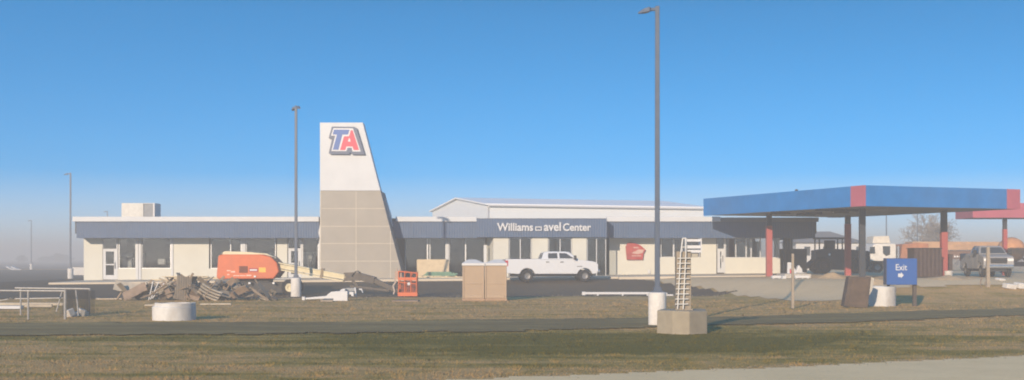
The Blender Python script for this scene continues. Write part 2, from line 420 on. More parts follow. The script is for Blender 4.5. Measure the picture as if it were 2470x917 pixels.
# loose stones and crumbs along the edges
mb = MB()
for k in range(1500):
    m_ = rg.random()
    if m_ < .45: x = rg.uniform(-36, 14); D = lot_edge(x) + rg.gauss(-.4, 1.0)
    elif m_ < .75: x = rg.uniform(-4, 14); D = 24.05 + .44 * x + rg.gauss(.1, .25)
    else: x = rg.uniform(-20, 26); D = drive_c(x) + rg.choice((-1, 1)) * (3.5 - .05 * max(0, x)) + rg.gauss(0, .3)
    q_ = rg.uniform(.008, .03) * (1.5 if m_ < .45 else .7); z = H(x, D) + .03
    mb.add([(x - q_, D - q_, z), (x + q_, D - q_ * .8, z), (x + q_ * .7, D + q_, z), (x - q_ * .9, D + q_, z), (x + q_ * rg.uniform(-.4, .4), D, z + q_ * 1.2)], [(0, 1, 4), (1, 2, 4), (2, 3, 4), (3, 0, 4)])
pb = mb.build('loose_stones', mat('loose_stone', (.17, .145, .105), .9, var=.3), org=(0, 0, 0)); pb['kind'] = 'stuff'

# ------------------------------------------------------------------ travel centre
DW, DF, DB, DT = 97.0, 95.5, 94.0, 93.4
bz = .2
B = thing('travel_center', (X(900, DW), DW, .6), 'long low roadside shop with tapering sign tower and dark slate fascia', 'building')
zc = Z(574, DF) + .02            # underside of the overhang
zw0 = Z(535, DF); zw1 = Z(523, DF)
def wallbox(mb, p0, p1, z0, z1, d0=DW, d1=DW + .25): mb.box(X(p0, DW), X(p1, DW), d0, d1, z0, z1)
mb = MB()
for a, b in ((202, 247), (418, 504), (668, 693), (1470, 1592), (1690, 1728)): wallbox(mb, a, b, bz, zc + .3)
for a, b, s in ((284, 418, 648), (504, 668, 648), (728, 772, 660), (1592, 1690, 621), (1748, 1882, 622)): wallbox(mb, a, b, bz, Z(s, DW))
mb.box(X(202, DW), X(202, DW) + .25, DW + .25, 112, bz, zc + .3)           # left end wall
mb.box(X(1882, DW) - .25, X(1882, DW), DW + .25, DW + 1.2, bz, zc + .3)
build_each(mb, 'front_wall', wall_cream, B)
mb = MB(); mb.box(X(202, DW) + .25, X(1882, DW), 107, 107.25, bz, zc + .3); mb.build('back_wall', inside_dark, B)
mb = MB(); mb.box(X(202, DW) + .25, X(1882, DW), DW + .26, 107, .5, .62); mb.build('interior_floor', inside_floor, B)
# entrance block piers and angled return
mb = MB()
zb1 = Z(573, DB)
for a, b in ((1190, 1227), (1283, 1322), (1380, 1415)): mb.box(X(a, DB), X(b, DB), DB, DB + .5, bz, zb1)
mb.hexa([(X(1190, DB), DB + .02, bz), (X(1190, DB), DB + .5, bz), (X(1172, DB) + .25, DW - .02, bz), (X(1172, DB), DW - .02, bz),
         (X(1190, DB), DB + .02, zb1), (X(1190, DB), DB + .5, zb1), (X(1172, DB) + .25, DW - .02, zb1), (X(1172, DB), DW - .02, zb1)])
build_each(mb, 'entrance_pier', wall_cream, B)
# roof and bands
mb = MB()
mb.box(X(180, DF), X(1970, DF), DF + .1, 112, zc + .31, zw1 - .12); mb.build('roof', dark_trim, B)
mb = MB(); mb.box(X(186, DF), X(1966, DF), DF + .1, DW + .3, zc, zc + .3); mb.build('soffit', mat('soffit_grey', (.2, .2, .2), .8), B)
mb = MB()
for a, b in ((185, 770), (948, 1150), (1463, 1966)): mb.box(X(a, DF), X(b, DF), DF - .05, DF + .1, zc - .03, zw0)
mb.box(X(185, DF), X(185, DF) + .1, DF + .1, 112, zc - .03, zw0)
mb.box(X(1966, DF) - .1, X(1966, DF), DF + .1, 112, zc - .03, zw0)
build_each(mb, 'fascia', fascia_grey, B)
mb = MB()
for a, b in ((177, 770), (955, 1150), (1463, 1737)): mb.box(X(a, DF), X(b, DF), DF - .22, DF + .4, zw0 + .003, zw1)
mb.box(X(177, DF), X(177, DF) + .6, DF + .4, 112, zw0 + .003, zw1)
build_each(mb, 'roof_edge', white_trim, B, bevel=.02)
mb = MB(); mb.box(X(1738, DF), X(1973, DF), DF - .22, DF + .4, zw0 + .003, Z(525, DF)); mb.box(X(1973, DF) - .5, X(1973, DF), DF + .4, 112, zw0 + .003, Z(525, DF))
build_each(mb, 'roof_edge', mat('shaded_edge', (.13, .14, .16), .6), B)  # right end of the edge coloured dark for the canopy's shadow
# sign band of the entrance block
mb = MB(); zs0, zs1 = Z(573, DB - .3) + .02, Z(528, DB - .3)
mb.box(X(1150, DB), X(1463, DB), DB - .3, DB - .02, zs0, zs1)
mb.box(X(1150, DB), X(1150, DB) + .2, DB - .02, DF + 3, zs0, zs1); mb.box(X(1463, DB) - .2, X(1463, DB), DB - .02, DF + 3, zs0, zs1)
mb.box(X(1150, DB) + .2, X(1463, DB) - .2, DB - .02, DF + 3, zs0 + .25, zs0 + .5)
band = mb.build('sign_band', fascia_grey, B)
ty0, ty1 = DB - .42, DB - .302
lb = Z(556.5, DB - .4)
mb = text_mb('Williams', X(1199, ty0), X(1286, ty0), lb, ty0, ty1, .022, 1.06)
mb.build('sign_lettering', sign_white, band)
text_mb('avel', X(1312, ty0), X(1353, ty0), lb, ty0, ty1, .022, 1.06).build('sign_lettering', sign_white, band)
text_mb('Center', X(1358, ty0), X(1426, ty0), lb, ty0, ty1, .022, 1.06).build('sign_lettering', sign_white, band)
mb = MB(); a, b = X(1291, ty0), X(1307, ty0); z0, z1 = Z(556.5, ty0), Z(546.5, ty0); t = .075
mb.box(a, b, ty0, ty1, z0, z0 + t); mb.box(a, b, ty0, ty1, z1 - t, z1); mb.box(a, a + t, ty0, ty1, z0 + t, z1 - t); mb.box(b - t, b, ty0, ty1, z0 + t, z1 - t)
mb.build('bare_letter_box', sign_white, band)
# windows: pane with frame bars
def window(p0, p1, y0, y1, bars=(), d=DW, top_bar=True):
    z0, z1 = Z(y1, d), Z(y0, d); f = MB(); t = .05
    f.box(X(p0, d), X(p0, d) + t, d + .04, d + .16, z0, z1); f.box(X(p1, d) - t, X(p1, d), d + .04, d + .16, z0, z1)
    f.box(X(p0, d) + t, X(p1, d) - t, d + .04, d + .16, z0, z0 + t); f.box(X(p0, d) + t, X(p1, d) - t, d + .04, d + .16, z1 - t, z1)
    for q, w in bars: f.box(X(q, d) - w / 2, X(q, d) + w / 2, d + .03, d + .17, z0 + t, z1 - t)
    w = f.build('window', alu, B)
    g = MB(); g.box(X(p0, d) + t, X(p1, d) - t, d + .09, d + .105, z0 + t, z1 - t); g.build('pane', window_glass, w)
T0 = 574
window(286, 328, T0, 648); window(341, 412, T0, 648); window(508, 582, T0, 648, [(556, .05)]); window(593, 665, T0, 648)
window(729, 768, T0, 660)
window(977, 1076, T0, 671, [(1031, .09), (1037, .06)], ); window(1083, 1170, T0, 671, [(1123, .09)])
window(1594, 1688, T0, 621, [(1625, .12), (1645, .1)])
window(1750, 1880, T0, 622, [(1775, .08), (1800, .1), (1812, .1), (1834, .08)])
for a, b in ((1228, 1282), (1323, 1379), (1416, 1462)): window(a, b, 574, 667, [((a + b) / 2, .06)], d=DB + .1)
mb = MB()
for a, b in ((328, 334), (335, 340.5), (413, 418), (583, 592.5), (768.5, 772), (1076.5, 1082.5)): mb.box(X(a, DW), X(b, DW), DW - .06, DW + .2, bz, zc + .01)
build_each(mb, 'mullion', white_trim, B)
mb = MB(); mb.box(X(1168, DW), X(1175, DW), DW - 1.9, DW - 1.7, .5, Z(592, DW)); mb.build('white_post', white_trim, B)
# entrance doors
def door(p0, p1, y0, y1, open_=False):
    z0, z1 = Z(y1, DW), Z(y0, DW); f = MB(); a, b = X(p0, DW), X(p1, DW); s = .2
    f.box(a, a + s, DW, DW + .07, z0, z1); f.box(b - s, b, DW, DW + .07, z0, z1)
    f.box(a + s, b - s, DW, DW + .07, z0, z0 + .35); f.box(a + s, b - s, DW, DW + .07, z1 - .22, z1)
    f.box(a + s, b - s, DW, DW + .07, z0 + 1.12, z0 + 1.22)
    d = f.build('door', white_trim, B, bevel=.01)
    g = MB(); g.box(a + s, b - s, DW + .03, DW + .045, z0 + .35, z1 - .22); g.build('pane', window_glass, d)
    h = MB(); h.tube((b - .1, DW - .07, z0 + .85), (b - .1, DW - .07, z0 + 1.35), .022, n=8); h.tube((b - .1, DW - .07, z0 + .9), (b - .1, DW, z0 + .9), .016, n=6); h.tube((b - .1, DW - .07, z0 + 1.3), (b - .1, DW, z0 + 1.3), .016, n=6)
    h.build('handle', dark_steel, d)
    f = MB(); f.box(b, b + .1, DW - .02, DW + .1, z0, zc + .01); f.box(a - .03, a, DW - .02, DW + .1, z0, zc + .01)
    build_each(f, 'door_frame', white_trim, B)
    g = MB(); g.box(a, b, DW + .05, DW + .065, z1 + .02, zc + .01); g.build('transom_pane', window_glass, B)
door(249, 281, 600, 674.5); door(696, 725, 599, 672); door(1731, 1746, 600, 658)
# red shop sign on the wall
q = lambda a, b: (X(1480 + a / 5.73, DW), Z(560 + b / 5.73, DW))
mb = MB(); mb.prism([q(*p) for p in ((165, 200), (190, 150), (230, 138), (300, 158), (370, 184), (408, 220), (440, 246), (412, 290), (400, 382), (182, 382), (172, 300))], DW - .22, DW - .01)
sg = mb.build('shop_sign', red_sign, B); sg['label'] = 'faded red cut-out shop sign with pale swoosh on the cream wall'
mb = MB(); mb.prism([q(*p) for p in ((245, 292), (275, 270), (300, 268), (318, 246), (345, 240), (418, 244), (396, 290), (330, 306))], DW - .24, DW - .221)
mb.prism([q(*p) for p in ((268, 206), (330, 208), (352, 222), (272, 222))], DW - .24, DW - .221)
for k in range(6): mb.prism([q(250 + k * 22, 320), q(266 + k * 22, 320), q(266 + k * 22, 336), q(250 + k * 22, 336)], DW - .24, DW - .221)
mb.build('sign_swoosh', mat('faded_sign_pale', (.5, .33, .28), .6), sg)
mb = MB(); mb.box(X(1562, DW), X(1568, DW), DW - .12, DW - .003, Z(660, DW), Z(651, DW)); mb.build('wall_box', white_metal, B)
# porch posts at the right end
for px in (1890, 1899, 1916, 1934):
    mb = MB(); mb.box(X(px, 98) - .09, X(px, 98) + .09, 97.6 + (px - 1890) * .09, 97.8 + (px - 1890) * .09, .6, zc + .02); mb.build('porch_post', dark_trim, B)
# tower
mb = MB()
pw = [(772, 296), (875, 296), (917.5, 460), (772, 460)]
pl = [(774.5, 460.6), (917.6, 460.6), (973, 674), (774.5, 674)]
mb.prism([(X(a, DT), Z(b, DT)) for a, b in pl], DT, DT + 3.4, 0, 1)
tw = mb.build('tower', [taupe, mat('tower_side_shade', (.17, .17, .175), .8)], B)  # side faces get a darker colour, shade painted in
mb = MB(); mb.prism([(X(a, DT), Z(b, DT)) for a, b in pw], DT - .04, DT + 1.2)
mb.build('tower_top', white_trim, tw)
mb = MB()
for y in (503, 546, 587.5, 630):
    xr = 917.6 + (y - 460.6) * (973 - 917.6) / (674 - 460.6)
    mb.box(X(774.5, DT), X(xr, DT), DT - .012, DT - .001, Z(y + .7, DT), Z(y - .7, DT))
for px, y0 in ((859, 461), (942, 556)):
    mb.box(X(px - .8, DT), X(px + .8, DT), DT - .02, DT - .013, Z(673, DT), Z(y0, DT))
mb.box(X(772, DT), X(774.3, DT), DT - .02, DT + .3, Z(674, DT), Z(461, DT))
mb.build('panel_joint', joint, tw)
lq = lambda pts: [(X(780 + a / 9.167, DT), Z(290 + b / 9.167, DT)) for a, b in pts]
mb = MB()
mb.prism(lq([(200, 150), (700, 155), (745, 185), (925, 770), (650, 765), (600, 715), (580, 760), (165, 760), (130, 738), (205, 425), (130, 402)]), DT - .28, DT - .042, 0)
mb.prism(lq([(235, 188), (665, 190), (838, 702), (655, 702), (634, 618), (548, 618), (520, 692), (188, 690), (276, 352), (180, 352)]), DT - .30, DT - .281, 1)
mb.prism(lq([(250, 218), (590, 220), (555, 328), (432, 328), (345, 662), (222, 660), (312, 328), (215, 326)]), DT - .32, DT - .301, 2)
mb.prism(lq([(618, 232), (660, 234), (800, 668), (682, 668), (655, 590), (520, 590), (496, 668), (382, 668), (468, 366), (580, 364)]), DT - .32, DT - .301, 3)
mb.prism(lq([(585, 395), (617, 482), (553, 482)]), DT - .335, DT - .321, 1)
mb.build('logo', [logo_navy, sign_white, logo_blue, logo_red], tw)
mb = MB()                                           # torn sheathing left on the tower edges
for a in ([(924, 477), (932, 480), (944, 520), (948, 548), (941, 530), (933, 505)], ):
    mb.prism([(X(p, DT + 2.0), Z(q_, DT + 2.0)) for p, q_ in a], DT + 1.6, DT + 2.2)
mb.prism([(X(p, DT + 1), Z(q_, DT + 1)) for p, q_ in [(774, 540), (770, 562), (773, 575), (769, 598), (772, 606), (775, 606)]], DT + .6, DT + 1.1)
build_each(mb, 'torn_sheathing', white_metal, tw)
# things seen through the windows
def inner(name, p0, p1, y0, y1, D, m, label, cat, dep=.5):
    mb = MB(); a, b = X(p0, D), X(p1, D); z0, z1 = max(.62, Z(y1, D)), Z(y0, D)
    mb.box(a, b, D, D + dep, z0, z1); mb.box(a - .02, b + .02, D - .03, D + dep, z1, z1 + .05); mb.box(a + .05, b - .05, D - .025, D, z0 + .06, z1 - .06)
    return tag(mb.build(name, m, bevel=.01), label, cat)
inner('display_cabinet', 296, 318, 627, 650, 99.5, board_grey, 'pale grey cabinet behind the window right of the glass door', 'cabinet')
inner('display_cabinet', 336, 348, 612, 650, 100, board_grey, 'tall grey cabinet behind the double white mullion', 'cabinet')
inner('wall_board', 290, 321, 611, 620, 101.5, board_grey, 'long pale board above the grey cabinet inside the shop', 'board', .1)
inner('wall_board', 381, 397, 626, 638, 100.6, sign_white, 'small white box seen inside the wide left window', 'box', .3)
inner('shop_counter', 598, 664, 612, 655, 101, board_grey, 'grey shop counter behind the window above the orange lift', 'counter')
inner('display_cabinet', 731, 752, 610, 655, 100, board_grey, 'grey cabinet behind the window beside the tower', 'cabinet')
inner('display_cabinet', 1780, 1802, 586, 640, 101, board_grey, 'pale tall shelf inside the long window by the red column', 'shelf')
inner('display_cabinet', 1816, 1836, 584, 640, 102, board_grey, 'pale shelf unit inside the long window, left of the red column', 'shelf')

# rooftop unit
mb = MB(); Dr = 104; U = thing('rooftop_unit', (X(333, Dr), Dr + .8, zw1 - .12), 'pale boxy rooftop air conditioner on the left wing roof', 'air conditioner')
zt = Z(490, Dr); zb_ = zw1 - .12
mb.box(X(293, Dr), X(346, Dr), Dr, Dr + 1.8, zb_, zt); mb.build('housing', mat('unit_beige', (.58, .57, .52), .6, dirt=.15), U, bevel=.02)
mb = MB(); mb.box(X(346.3, Dr), X(369, Dr), Dr + .08, Dr + 1.7, zb_, zt - .05); mb.build('coil_grille', mat('coil_grey', (.27, .28, .29), .6, rib=('X', 6, .5)), U)
mb = MB(); mb.box(X(369.3, Dr), X(373, Dr), Dr, Dr + 1.8, zb_, zt); mb.box(X(346.2, Dr), X(369.2, Dr), Dr, Dr + 1.8, zt - .048, zt); mb.build('frame', white_metal, U)

# ------------------------------------------------------------------ warehouse behind
c0 = (X(1175, 140), 140.0); th = R(19.5); ub = (math.cos(th), math.sin(th)); ua = (-math.sin(th), math.cos(th))
ez, rz_ = Z(493, 140), Z(486, 151) + .25
Lb, La = 27.4, 22.5
Wh = thing('warehouse', (c0[0], c0[1], 0), 'white ribbed metal warehouse with low gable behind the shop', 'building')
P = lambda l, a, z: (c0[0] + l * ub[0] + a * ua[0], c0[1] + l * ub[1] + a * ua[1], z)
mb = MB()
mb.add([P(0, 0, 0), P(0, La, 0), P(0, La, ez), P(0, La / 2, rz_), P(0, 0, ez), P(Lb, 0, 0), P(Lb, La, 0), P(Lb, La, ez), P(Lb, La / 2, rz_), P(Lb, 0, ez)],
       [(0, 4, 3, 2, 1), (5, 6, 7, 8, 9), (0, 5, 9, 4), (1, 2, 7, 6)])
mb.build('wall', warehouse_m, Wh)
mb = MB(); e = .35
for s0, s1 in ((-e, La / 2), (La + e, La / 2)):
    zz = ez - .06
    mb.add([P(-e, s0, zz), P(Lb + e, s0, zz), P(Lb + e, s1, rz_ + .06), P(-e, s1, rz_ + .06), P(-e, s0, zz + .14), P(Lb + e, s0, zz + .14), P(Lb + e, s1, rz_ + .2), P(-e, s1, rz_ + .2)],
           [(0, 1, 2, 3), (4, 7, 6, 5), (0, 4, 5, 1), (0, 3, 7, 4), (1, 5, 6, 2), (3, 2, 6, 7)])
mb.build('roof', mat('pale_metal_roof', (.8, .82, .84), .45, var=.03), Wh)
mb = MB(); mb.obox(c0, ub, ua, -.02, Lb + .02, -.42, -.36, ez - .22, ez - .05); mb.obox(c0, ub, ua, .02, .14, -.14, -.02, 0, ez - .22)
mb.build('gutter', mat('gutter_grey', (.5, .51, .53), .5), Wh)

# ------------------------------------------------------------------ light poles
def light_pole(px, D, top_y, label, arms, head=1.0, bw=.31, bh=1.15):
    x = X(px, D); z0 = H(x, D); zt = Z(top_y, D)
    T = thing('light_pole', (x, D, z0), label, 'light pole', 'parking lot light poles')
    mb = MB(); mb.lathe((x, D, z0), [(0, -.2), (bw, -.2), (bw, bh - .03), (bw - .03, bh), (0, bh)], 28); mb.build('concrete_base', conc_light, T, smooth='auto')
    mb = MB(); h = .085; mb.hexa([(x - h, D - h, z0 + bh), (x + h, D - h, z0 + bh), (x + h, D + h, z0 + bh), (x - h, D + h, z0 + bh)] +
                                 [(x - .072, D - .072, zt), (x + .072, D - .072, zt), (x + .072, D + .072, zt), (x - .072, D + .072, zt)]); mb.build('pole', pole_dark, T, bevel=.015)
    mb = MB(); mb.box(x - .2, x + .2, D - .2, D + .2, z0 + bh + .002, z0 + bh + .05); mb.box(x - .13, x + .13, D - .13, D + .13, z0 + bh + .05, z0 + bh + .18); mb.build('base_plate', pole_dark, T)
    for s in arms:
        mb = MB(); a = Vector((math.cos(s), math.sin(s), 0)); b = Vector((-a.y, a.x, 0)); o = Vector((x, D, zt))
        pr = [(.07, -.05, -.16, .055), (.24, -.07, -.16, .08), (.32, -.045, -.20, .17), (.52, -.10, -.235, .17), (.74, -.215, -.255, .05)]
        ring = []
        for l, zu, zl, w in [(p[0] * head, p[1], p[2], p[3] * head) for p in pr]:
            ring.append([o + a * l + b * w + Vector((0, 0, zl)), o + a * l - b * w + Vector((0, 0, zl)), o + a * l - b * w * .8 + Vector((0, 0, zu)), o + a * l + b * w * .8 + Vector((0, 0, zu))])
        vs = [v for r_ in ring for v in r_]; fs = [(0, 1, 2, 3), (len(vs) - 1, len(vs) - 2, len(vs) - 3, len(vs) - 4)]
        for k in range(len(ring) - 1):
            for j in range(4): fs.append((k * 4 + j, k * 4 + 4 + j, k * 4 + 4 + (j + 1) % 4, k * 4 + (j + 1) % 4))
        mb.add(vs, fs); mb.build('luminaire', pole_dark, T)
    return T
light_pole(1585.5, 43, 15, 'tallest dark light pole on a round pale concrete base, nearest the road', [R(180)], .9)
light_pole(714, 75, 255, 'dark light pole left of the sign tower, its base before the orange lift', [R(-60), R(120)], .8)
light_pole(170, 138, 417, 'dark light pole just left of the shop end wall', [R(180)])
light_pole(75.5, 248, 531, 'far light pole at the left edge of the parking lot', [R(180)])
light_pole(259, 240, 509, 'light pole whose tip shows above the left roof', [R(180)])

# ------------------------------------------------------------------ boom lift
DL = 78.0; lx = X(610, DL)
BL = thing('boom_lift', (lx, DL, H(lx, DL)), 'orange boom lift with lowered cream boom and orange cage', 'boom lift')
mb = MB(); mb.prism([(X(a, DL), Z(b, DL)) for a, b in ((532, 668), (536, 617), (545, 614), (640, 614), (662, 620), (676, 634), (681, 655), (668, 672), (536, 673))], DL - 1.1, DL + 1.1)
mb.build('engine_cowl', orange, BL, bevel=.07)
yb = DL - 1.115
mb = MB()
mb.box(X(601, yb), X(624, yb), yb, yb + .012, Z(656, yb), Z(647, yb), 0); mb.box(X(624.1, yb), X(641, yb), yb, yb + .012, Z(657, yb), Z(645.5, yb), 2)
mb.box(X(602.5, yb), X(620, yb), yb - .006, yb - .001, Z(653.5, yb), Z(649.5, yb), 1)
mb.build('decal', [mat('decal_red', (.35, .03, .03), .5), sign_white, yellow], BL)
mb = MB(); mb.box(X(577, yb), X(597, yb), yb - .02, yb + .012, Z(658, yb), Z(642, yb)); mb.build('vent_grille', mat('vent_brown', (.2, .07, .04), .7, rib=('Z', 6, .6)), BL)
mb = MB()
for p, y, w, h in ((547, 652, 9, 2.2), (557, 654, 10, 3.5), (548, 661, 5, 3), (563, 664, 14, 2), (578, 664, 14, 2), (594, 663, 12, 3)):
    mb.box(X(p, yb), X(p + w, yb), yb, yb + .012, Z(y + h, yb), Z(y, yb))
build_each(mb, 'warning_sticker', mat('sticker_pale', (.78, .5, .4), .5), BL)
mb = MB()
for p, y in ((615, 667), (602, 683), (660, 683)): mb.box(X(p - 2.5, yb), X(p + 2.5, yb), yb - .05, yb + .3, Z(y + 2, yb), Z(y - 2, yb))
build_each(mb, 'marker_lamp', lamp_lens, BL)
mb = MB(); mb.box(X(545, DL), X(694, DL), DL - .75, DL + .75, Z(706, DL), Z(680, DL)); mb.box(X(575, DL), X(655, DL), DL - .6, DL + .6, Z(680, DL), Z(672.5, DL)); mb.box(X(668, DL), X(720, DL), DL - .95, DL + .9, Z(674, DL), Z(670, DL), 1); mb.build('chassis', [dark_steel, grey_steel], BL, bevel=.03)
wr = .52
for wx in (558, 706):
    for s in (-1, 1):
        c = (X(wx, DL), DL + s * .98, H(X(wx, DL), DL) + wr - .02)
        mb = MB(); mb.lathe(c, [(.26, -.17), (.42, -.17), (.5, -.13), (wr, -.06), (wr, .06), (.5, .13), (.42, .17), (.26, .17)], 28, axis='y'); w = mb.build('wheel', black, BL, smooth='auto')
        mb = MB(); mb.lathe(c, [(0, -.10), (.11, -.10), (.13, -.16), (.22, -.165), (.27, -.17), (.27, .165), (0, .165)], 24, axis='y'); mb.build('rim', cream, w, smooth='auto')
# booms
def bp(px, py, D): return Vector((X(px, D), D, Z(py, D)))
mb = MB(); mb.prism([(X(a, DL), Z(b, DL)) for a, b in ((538, 614), (540, 608), (546, 606), (600, 608), (645, 612), (668, 622), (660, 632), (560, 620))], DL - .25, DL + .25); mb.build('boom_base', cream, BL, bevel=.02)
mb = MB()
P0, P1 = bp(655, 638, 77.6), bp(836, 670, 76.2); P0.z -= .02
mb.beam(P0, P1, .30, .24); nrm = Vector((0, 0, 1))
mb.beam(P0 + Vector((0, 0, .21)), P1 + Vector((-.05, 0, .16)), .36, .07); mb.beam(P0 - Vector((0, 0, .2)), P1 - Vector((.15, 0, .2)), .36, .07)
mb.beam(P0 + Vector((.1, -.17, .05)), P1 + Vector((-.05, -.17, .03)), .03, .05)
mb.build('telescopic_boom', cream, BL, bevel=.01)
mb = MB()
for t in (.68, .06): c = P0.lerp(P1, t); mb.rbox(c, (.16, .46, .62), Matrix.Rotation(.17, 4, 'Y'))
build_each(mb, 'boom_clamp', mat('boom_brown', (.22, .17, .11), .6), BL)
mb = MB()
J = [bp(832, 668, 76.2), bp(868, 667, 75.9), bp(905, 677, 75.4), bp(962, 703, 74.8)]
mb.beam(J[0], J[1], .3, .52); mb.beam(J[1], J[2], .26, .42); mb.beam(J[2], J[3], .2, .26)
mb.beam(bp(845, 690, 76), bp(940, 701, 75), .14, .12); mb.beam(bp(850, 676, 76), bp(862, 690, 76), .14, .14)
mb.build('jib', mat('jib_dark', (.10, .085, .07), .6, var=.2), BL)
mb = MB(); pts = [bp(848 + 28 * t, 667 - 13 * math.sin(math.pi * t), 75.8) for t in [i / 10 for i in range(11)]]; mb.path(pts, .03); mb.build('hose', cable_m, BL)
# cage
Dk = 74.6; kx0, kx1 = X(961, Dk), X(1008, Dk); kz0, kz1 = Z(714, Dk), Z(657, Dk); kd = .95
mb = MB(); mb.box(kx0, kx1, Dk - kd / 2, Dk + kd / 2, kz0, kz0 + .22)
for xx in (kx0 + .05, kx0 + .42, kx0 + .78, kx1 - .05):
    for yy in (Dk - kd / 2 + .04, Dk + kd / 2 - .04): mb.tube((xx, yy, kz0 + .2), (xx, yy, kz1 + (.08 if xx < kx0 + .5 else -.05)), .032, n=8)
for zz in (kz0 + .78, kz1):
    for yy in (Dk - kd / 2 + .04, Dk + kd / 2 - .04): mb.tube((kx0 + .03, yy, zz + .06), (kx1 - .03, yy, zz - .05), .035, n=8)
    for xx in (kx0 + .05, kx1 - .05): mb.tube((xx, Dk - kd / 2, zz), (xx, Dk + kd / 2, zz), .03, n=8)
for yy in (Dk - kd / 2 + .02,):
    mb.box(kx0 + .06, kx1 - .06, yy, yy + .02, kz0 + .95, kz0 + 1.12)
cage = mb.build('cage', orange, BL)
mb = MB()
for k in range(1, 12): xx = kx0 + (kx1 - kx0) * k / 12; mb.tube((xx, Dk + kd / 2 - .06, kz0 + .2), (xx, Dk + kd / 2 - .06, kz0 + .95), .011, n=4)
for k in range(8): zz = kz0 + .25 + k * .09; mb.tube((kx0 + .05, Dk + kd / 2 - .06, zz), (kx1 - .05, Dk + kd / 2 - .06, zz), .011, n=4)
mb.build('cage_mesh', orange_dk, cage)
mb = MB(); mb.box(kx0 - .18, kx0 + .22, Dk - .3, Dk + .2, kz1 - .42, kz1 + .08); mb.tube((kx0 - .05, Dk - .1, kz1 + .08), (kx0 - .08, Dk - .1, kz1 + .22), .03); mb.tube((kx0 + .1, Dk - .1, kz1 + .08), (kx0 + .1, Dk - .1, kz1 + .2), .03); mb.build('control_box', mat('control_dull', (.38, .26, .2), .6), cage)
mb = MB(); mb.lathe((kx0 + .67, Dk - kd / 2 - .02, kz0 + .74), [(0, -.03), (.09, -.03), (.09, .03), (0, .03)], 16, axis='y'); mb.build('white_tag', sign_white, cage)
mb = MB(); mb.path([bp(950, 672, Dk), bp(955, 680, Dk), bp(948, 690, Dk), bp(952, 702, Dk), bp(949, 710, Dk)], .05, 6); mb.build('hose', mat('pale_hose', (.45, .38, .33), .6), cage)

# ------------------------------------------------------------------ portable toilets
def toilet(p0, p1, D, label):
    a, b = X(p0, D), X(p1, D); xm = (a + b) / 2; z0 = H(xm, D); T = thing('portable_toilet', (xm, D + .58, z0), label, 'portable toilet', 'portable toilets side by side')
    d0, d1 = D, D + 1.16; zt = Z(641, D)
    mb = MB(); mb.box(a + .05, b - .05, d0 + .05, d1 - .05, z0 + .12, zt); mb.build('cabin', tan_plastic, T)
    mb = MB()
    for xx in (a, b - .09):
        for yy in (d0, d1 - .09): mb.box(xx, xx + .09, yy, yy + .09, z0 + .12, zt - .01)
    mb.box(a + .1, b - .1, d0 + .02, d0 + .06, z0 + .15, z0 + .3); mb.box(a + .1, b - .1, d0 + .025, d0 + .06, zt - 1.02, zt - .98)
    build_each(mb, 'corner_post', tan_plain, T, bevel=.02)
    mb = MB(); mb.box(a - .02, b + .02, d0 - .02, d1 + .02, z0, z0 + .115); mb.build('skid', mat('skid_brown', (.33, .22, .14), .8), T)
    mb = MB(); e = .035; zr = Z(626, D)
    xm2 = xm - (.1 if p0 < 1150 else -.12)
    vs = [(a - e, d0 - e, zt + .002), (b + e, d0 - e, zt + .002), (b + e, d1 + e, zt + .002), (a - e, d1 + e, zt + .002),
          (a - e, d0 - e, zt + .13), (b + e, d0 - e, zt + .13), (b + e, d1 + e, zt + .13), (a - e, d1 + e, zt + .13),
          (xm2 - .2, d0 + .42, zr), (xm2 + .2, d0 + .42, zr), (xm2 + .2, d1 - .42, zr), (xm2 - .2, d1 - .42, zr)]
    mb.add(vs, [(3, 2, 1, 0), (0, 1, 5, 4), (1, 2, 6, 5), (2, 3, 7, 6), (3, 0, 4, 7), (4, 5, 9, 8), (5, 6, 10, 9), (6, 7, 11, 10), (7, 4, 8, 11), (8, 9, 10, 11)])
    mb.build('roof', roof_plastic, T, bevel=.015)
toilet(1115.5, 1168, 68, 'left one of the two tan portable toilets with white roofs')
toilet(1169.5, 1222, 68.1, 'right one of the two tan portable toilets, nearest the white pickup')

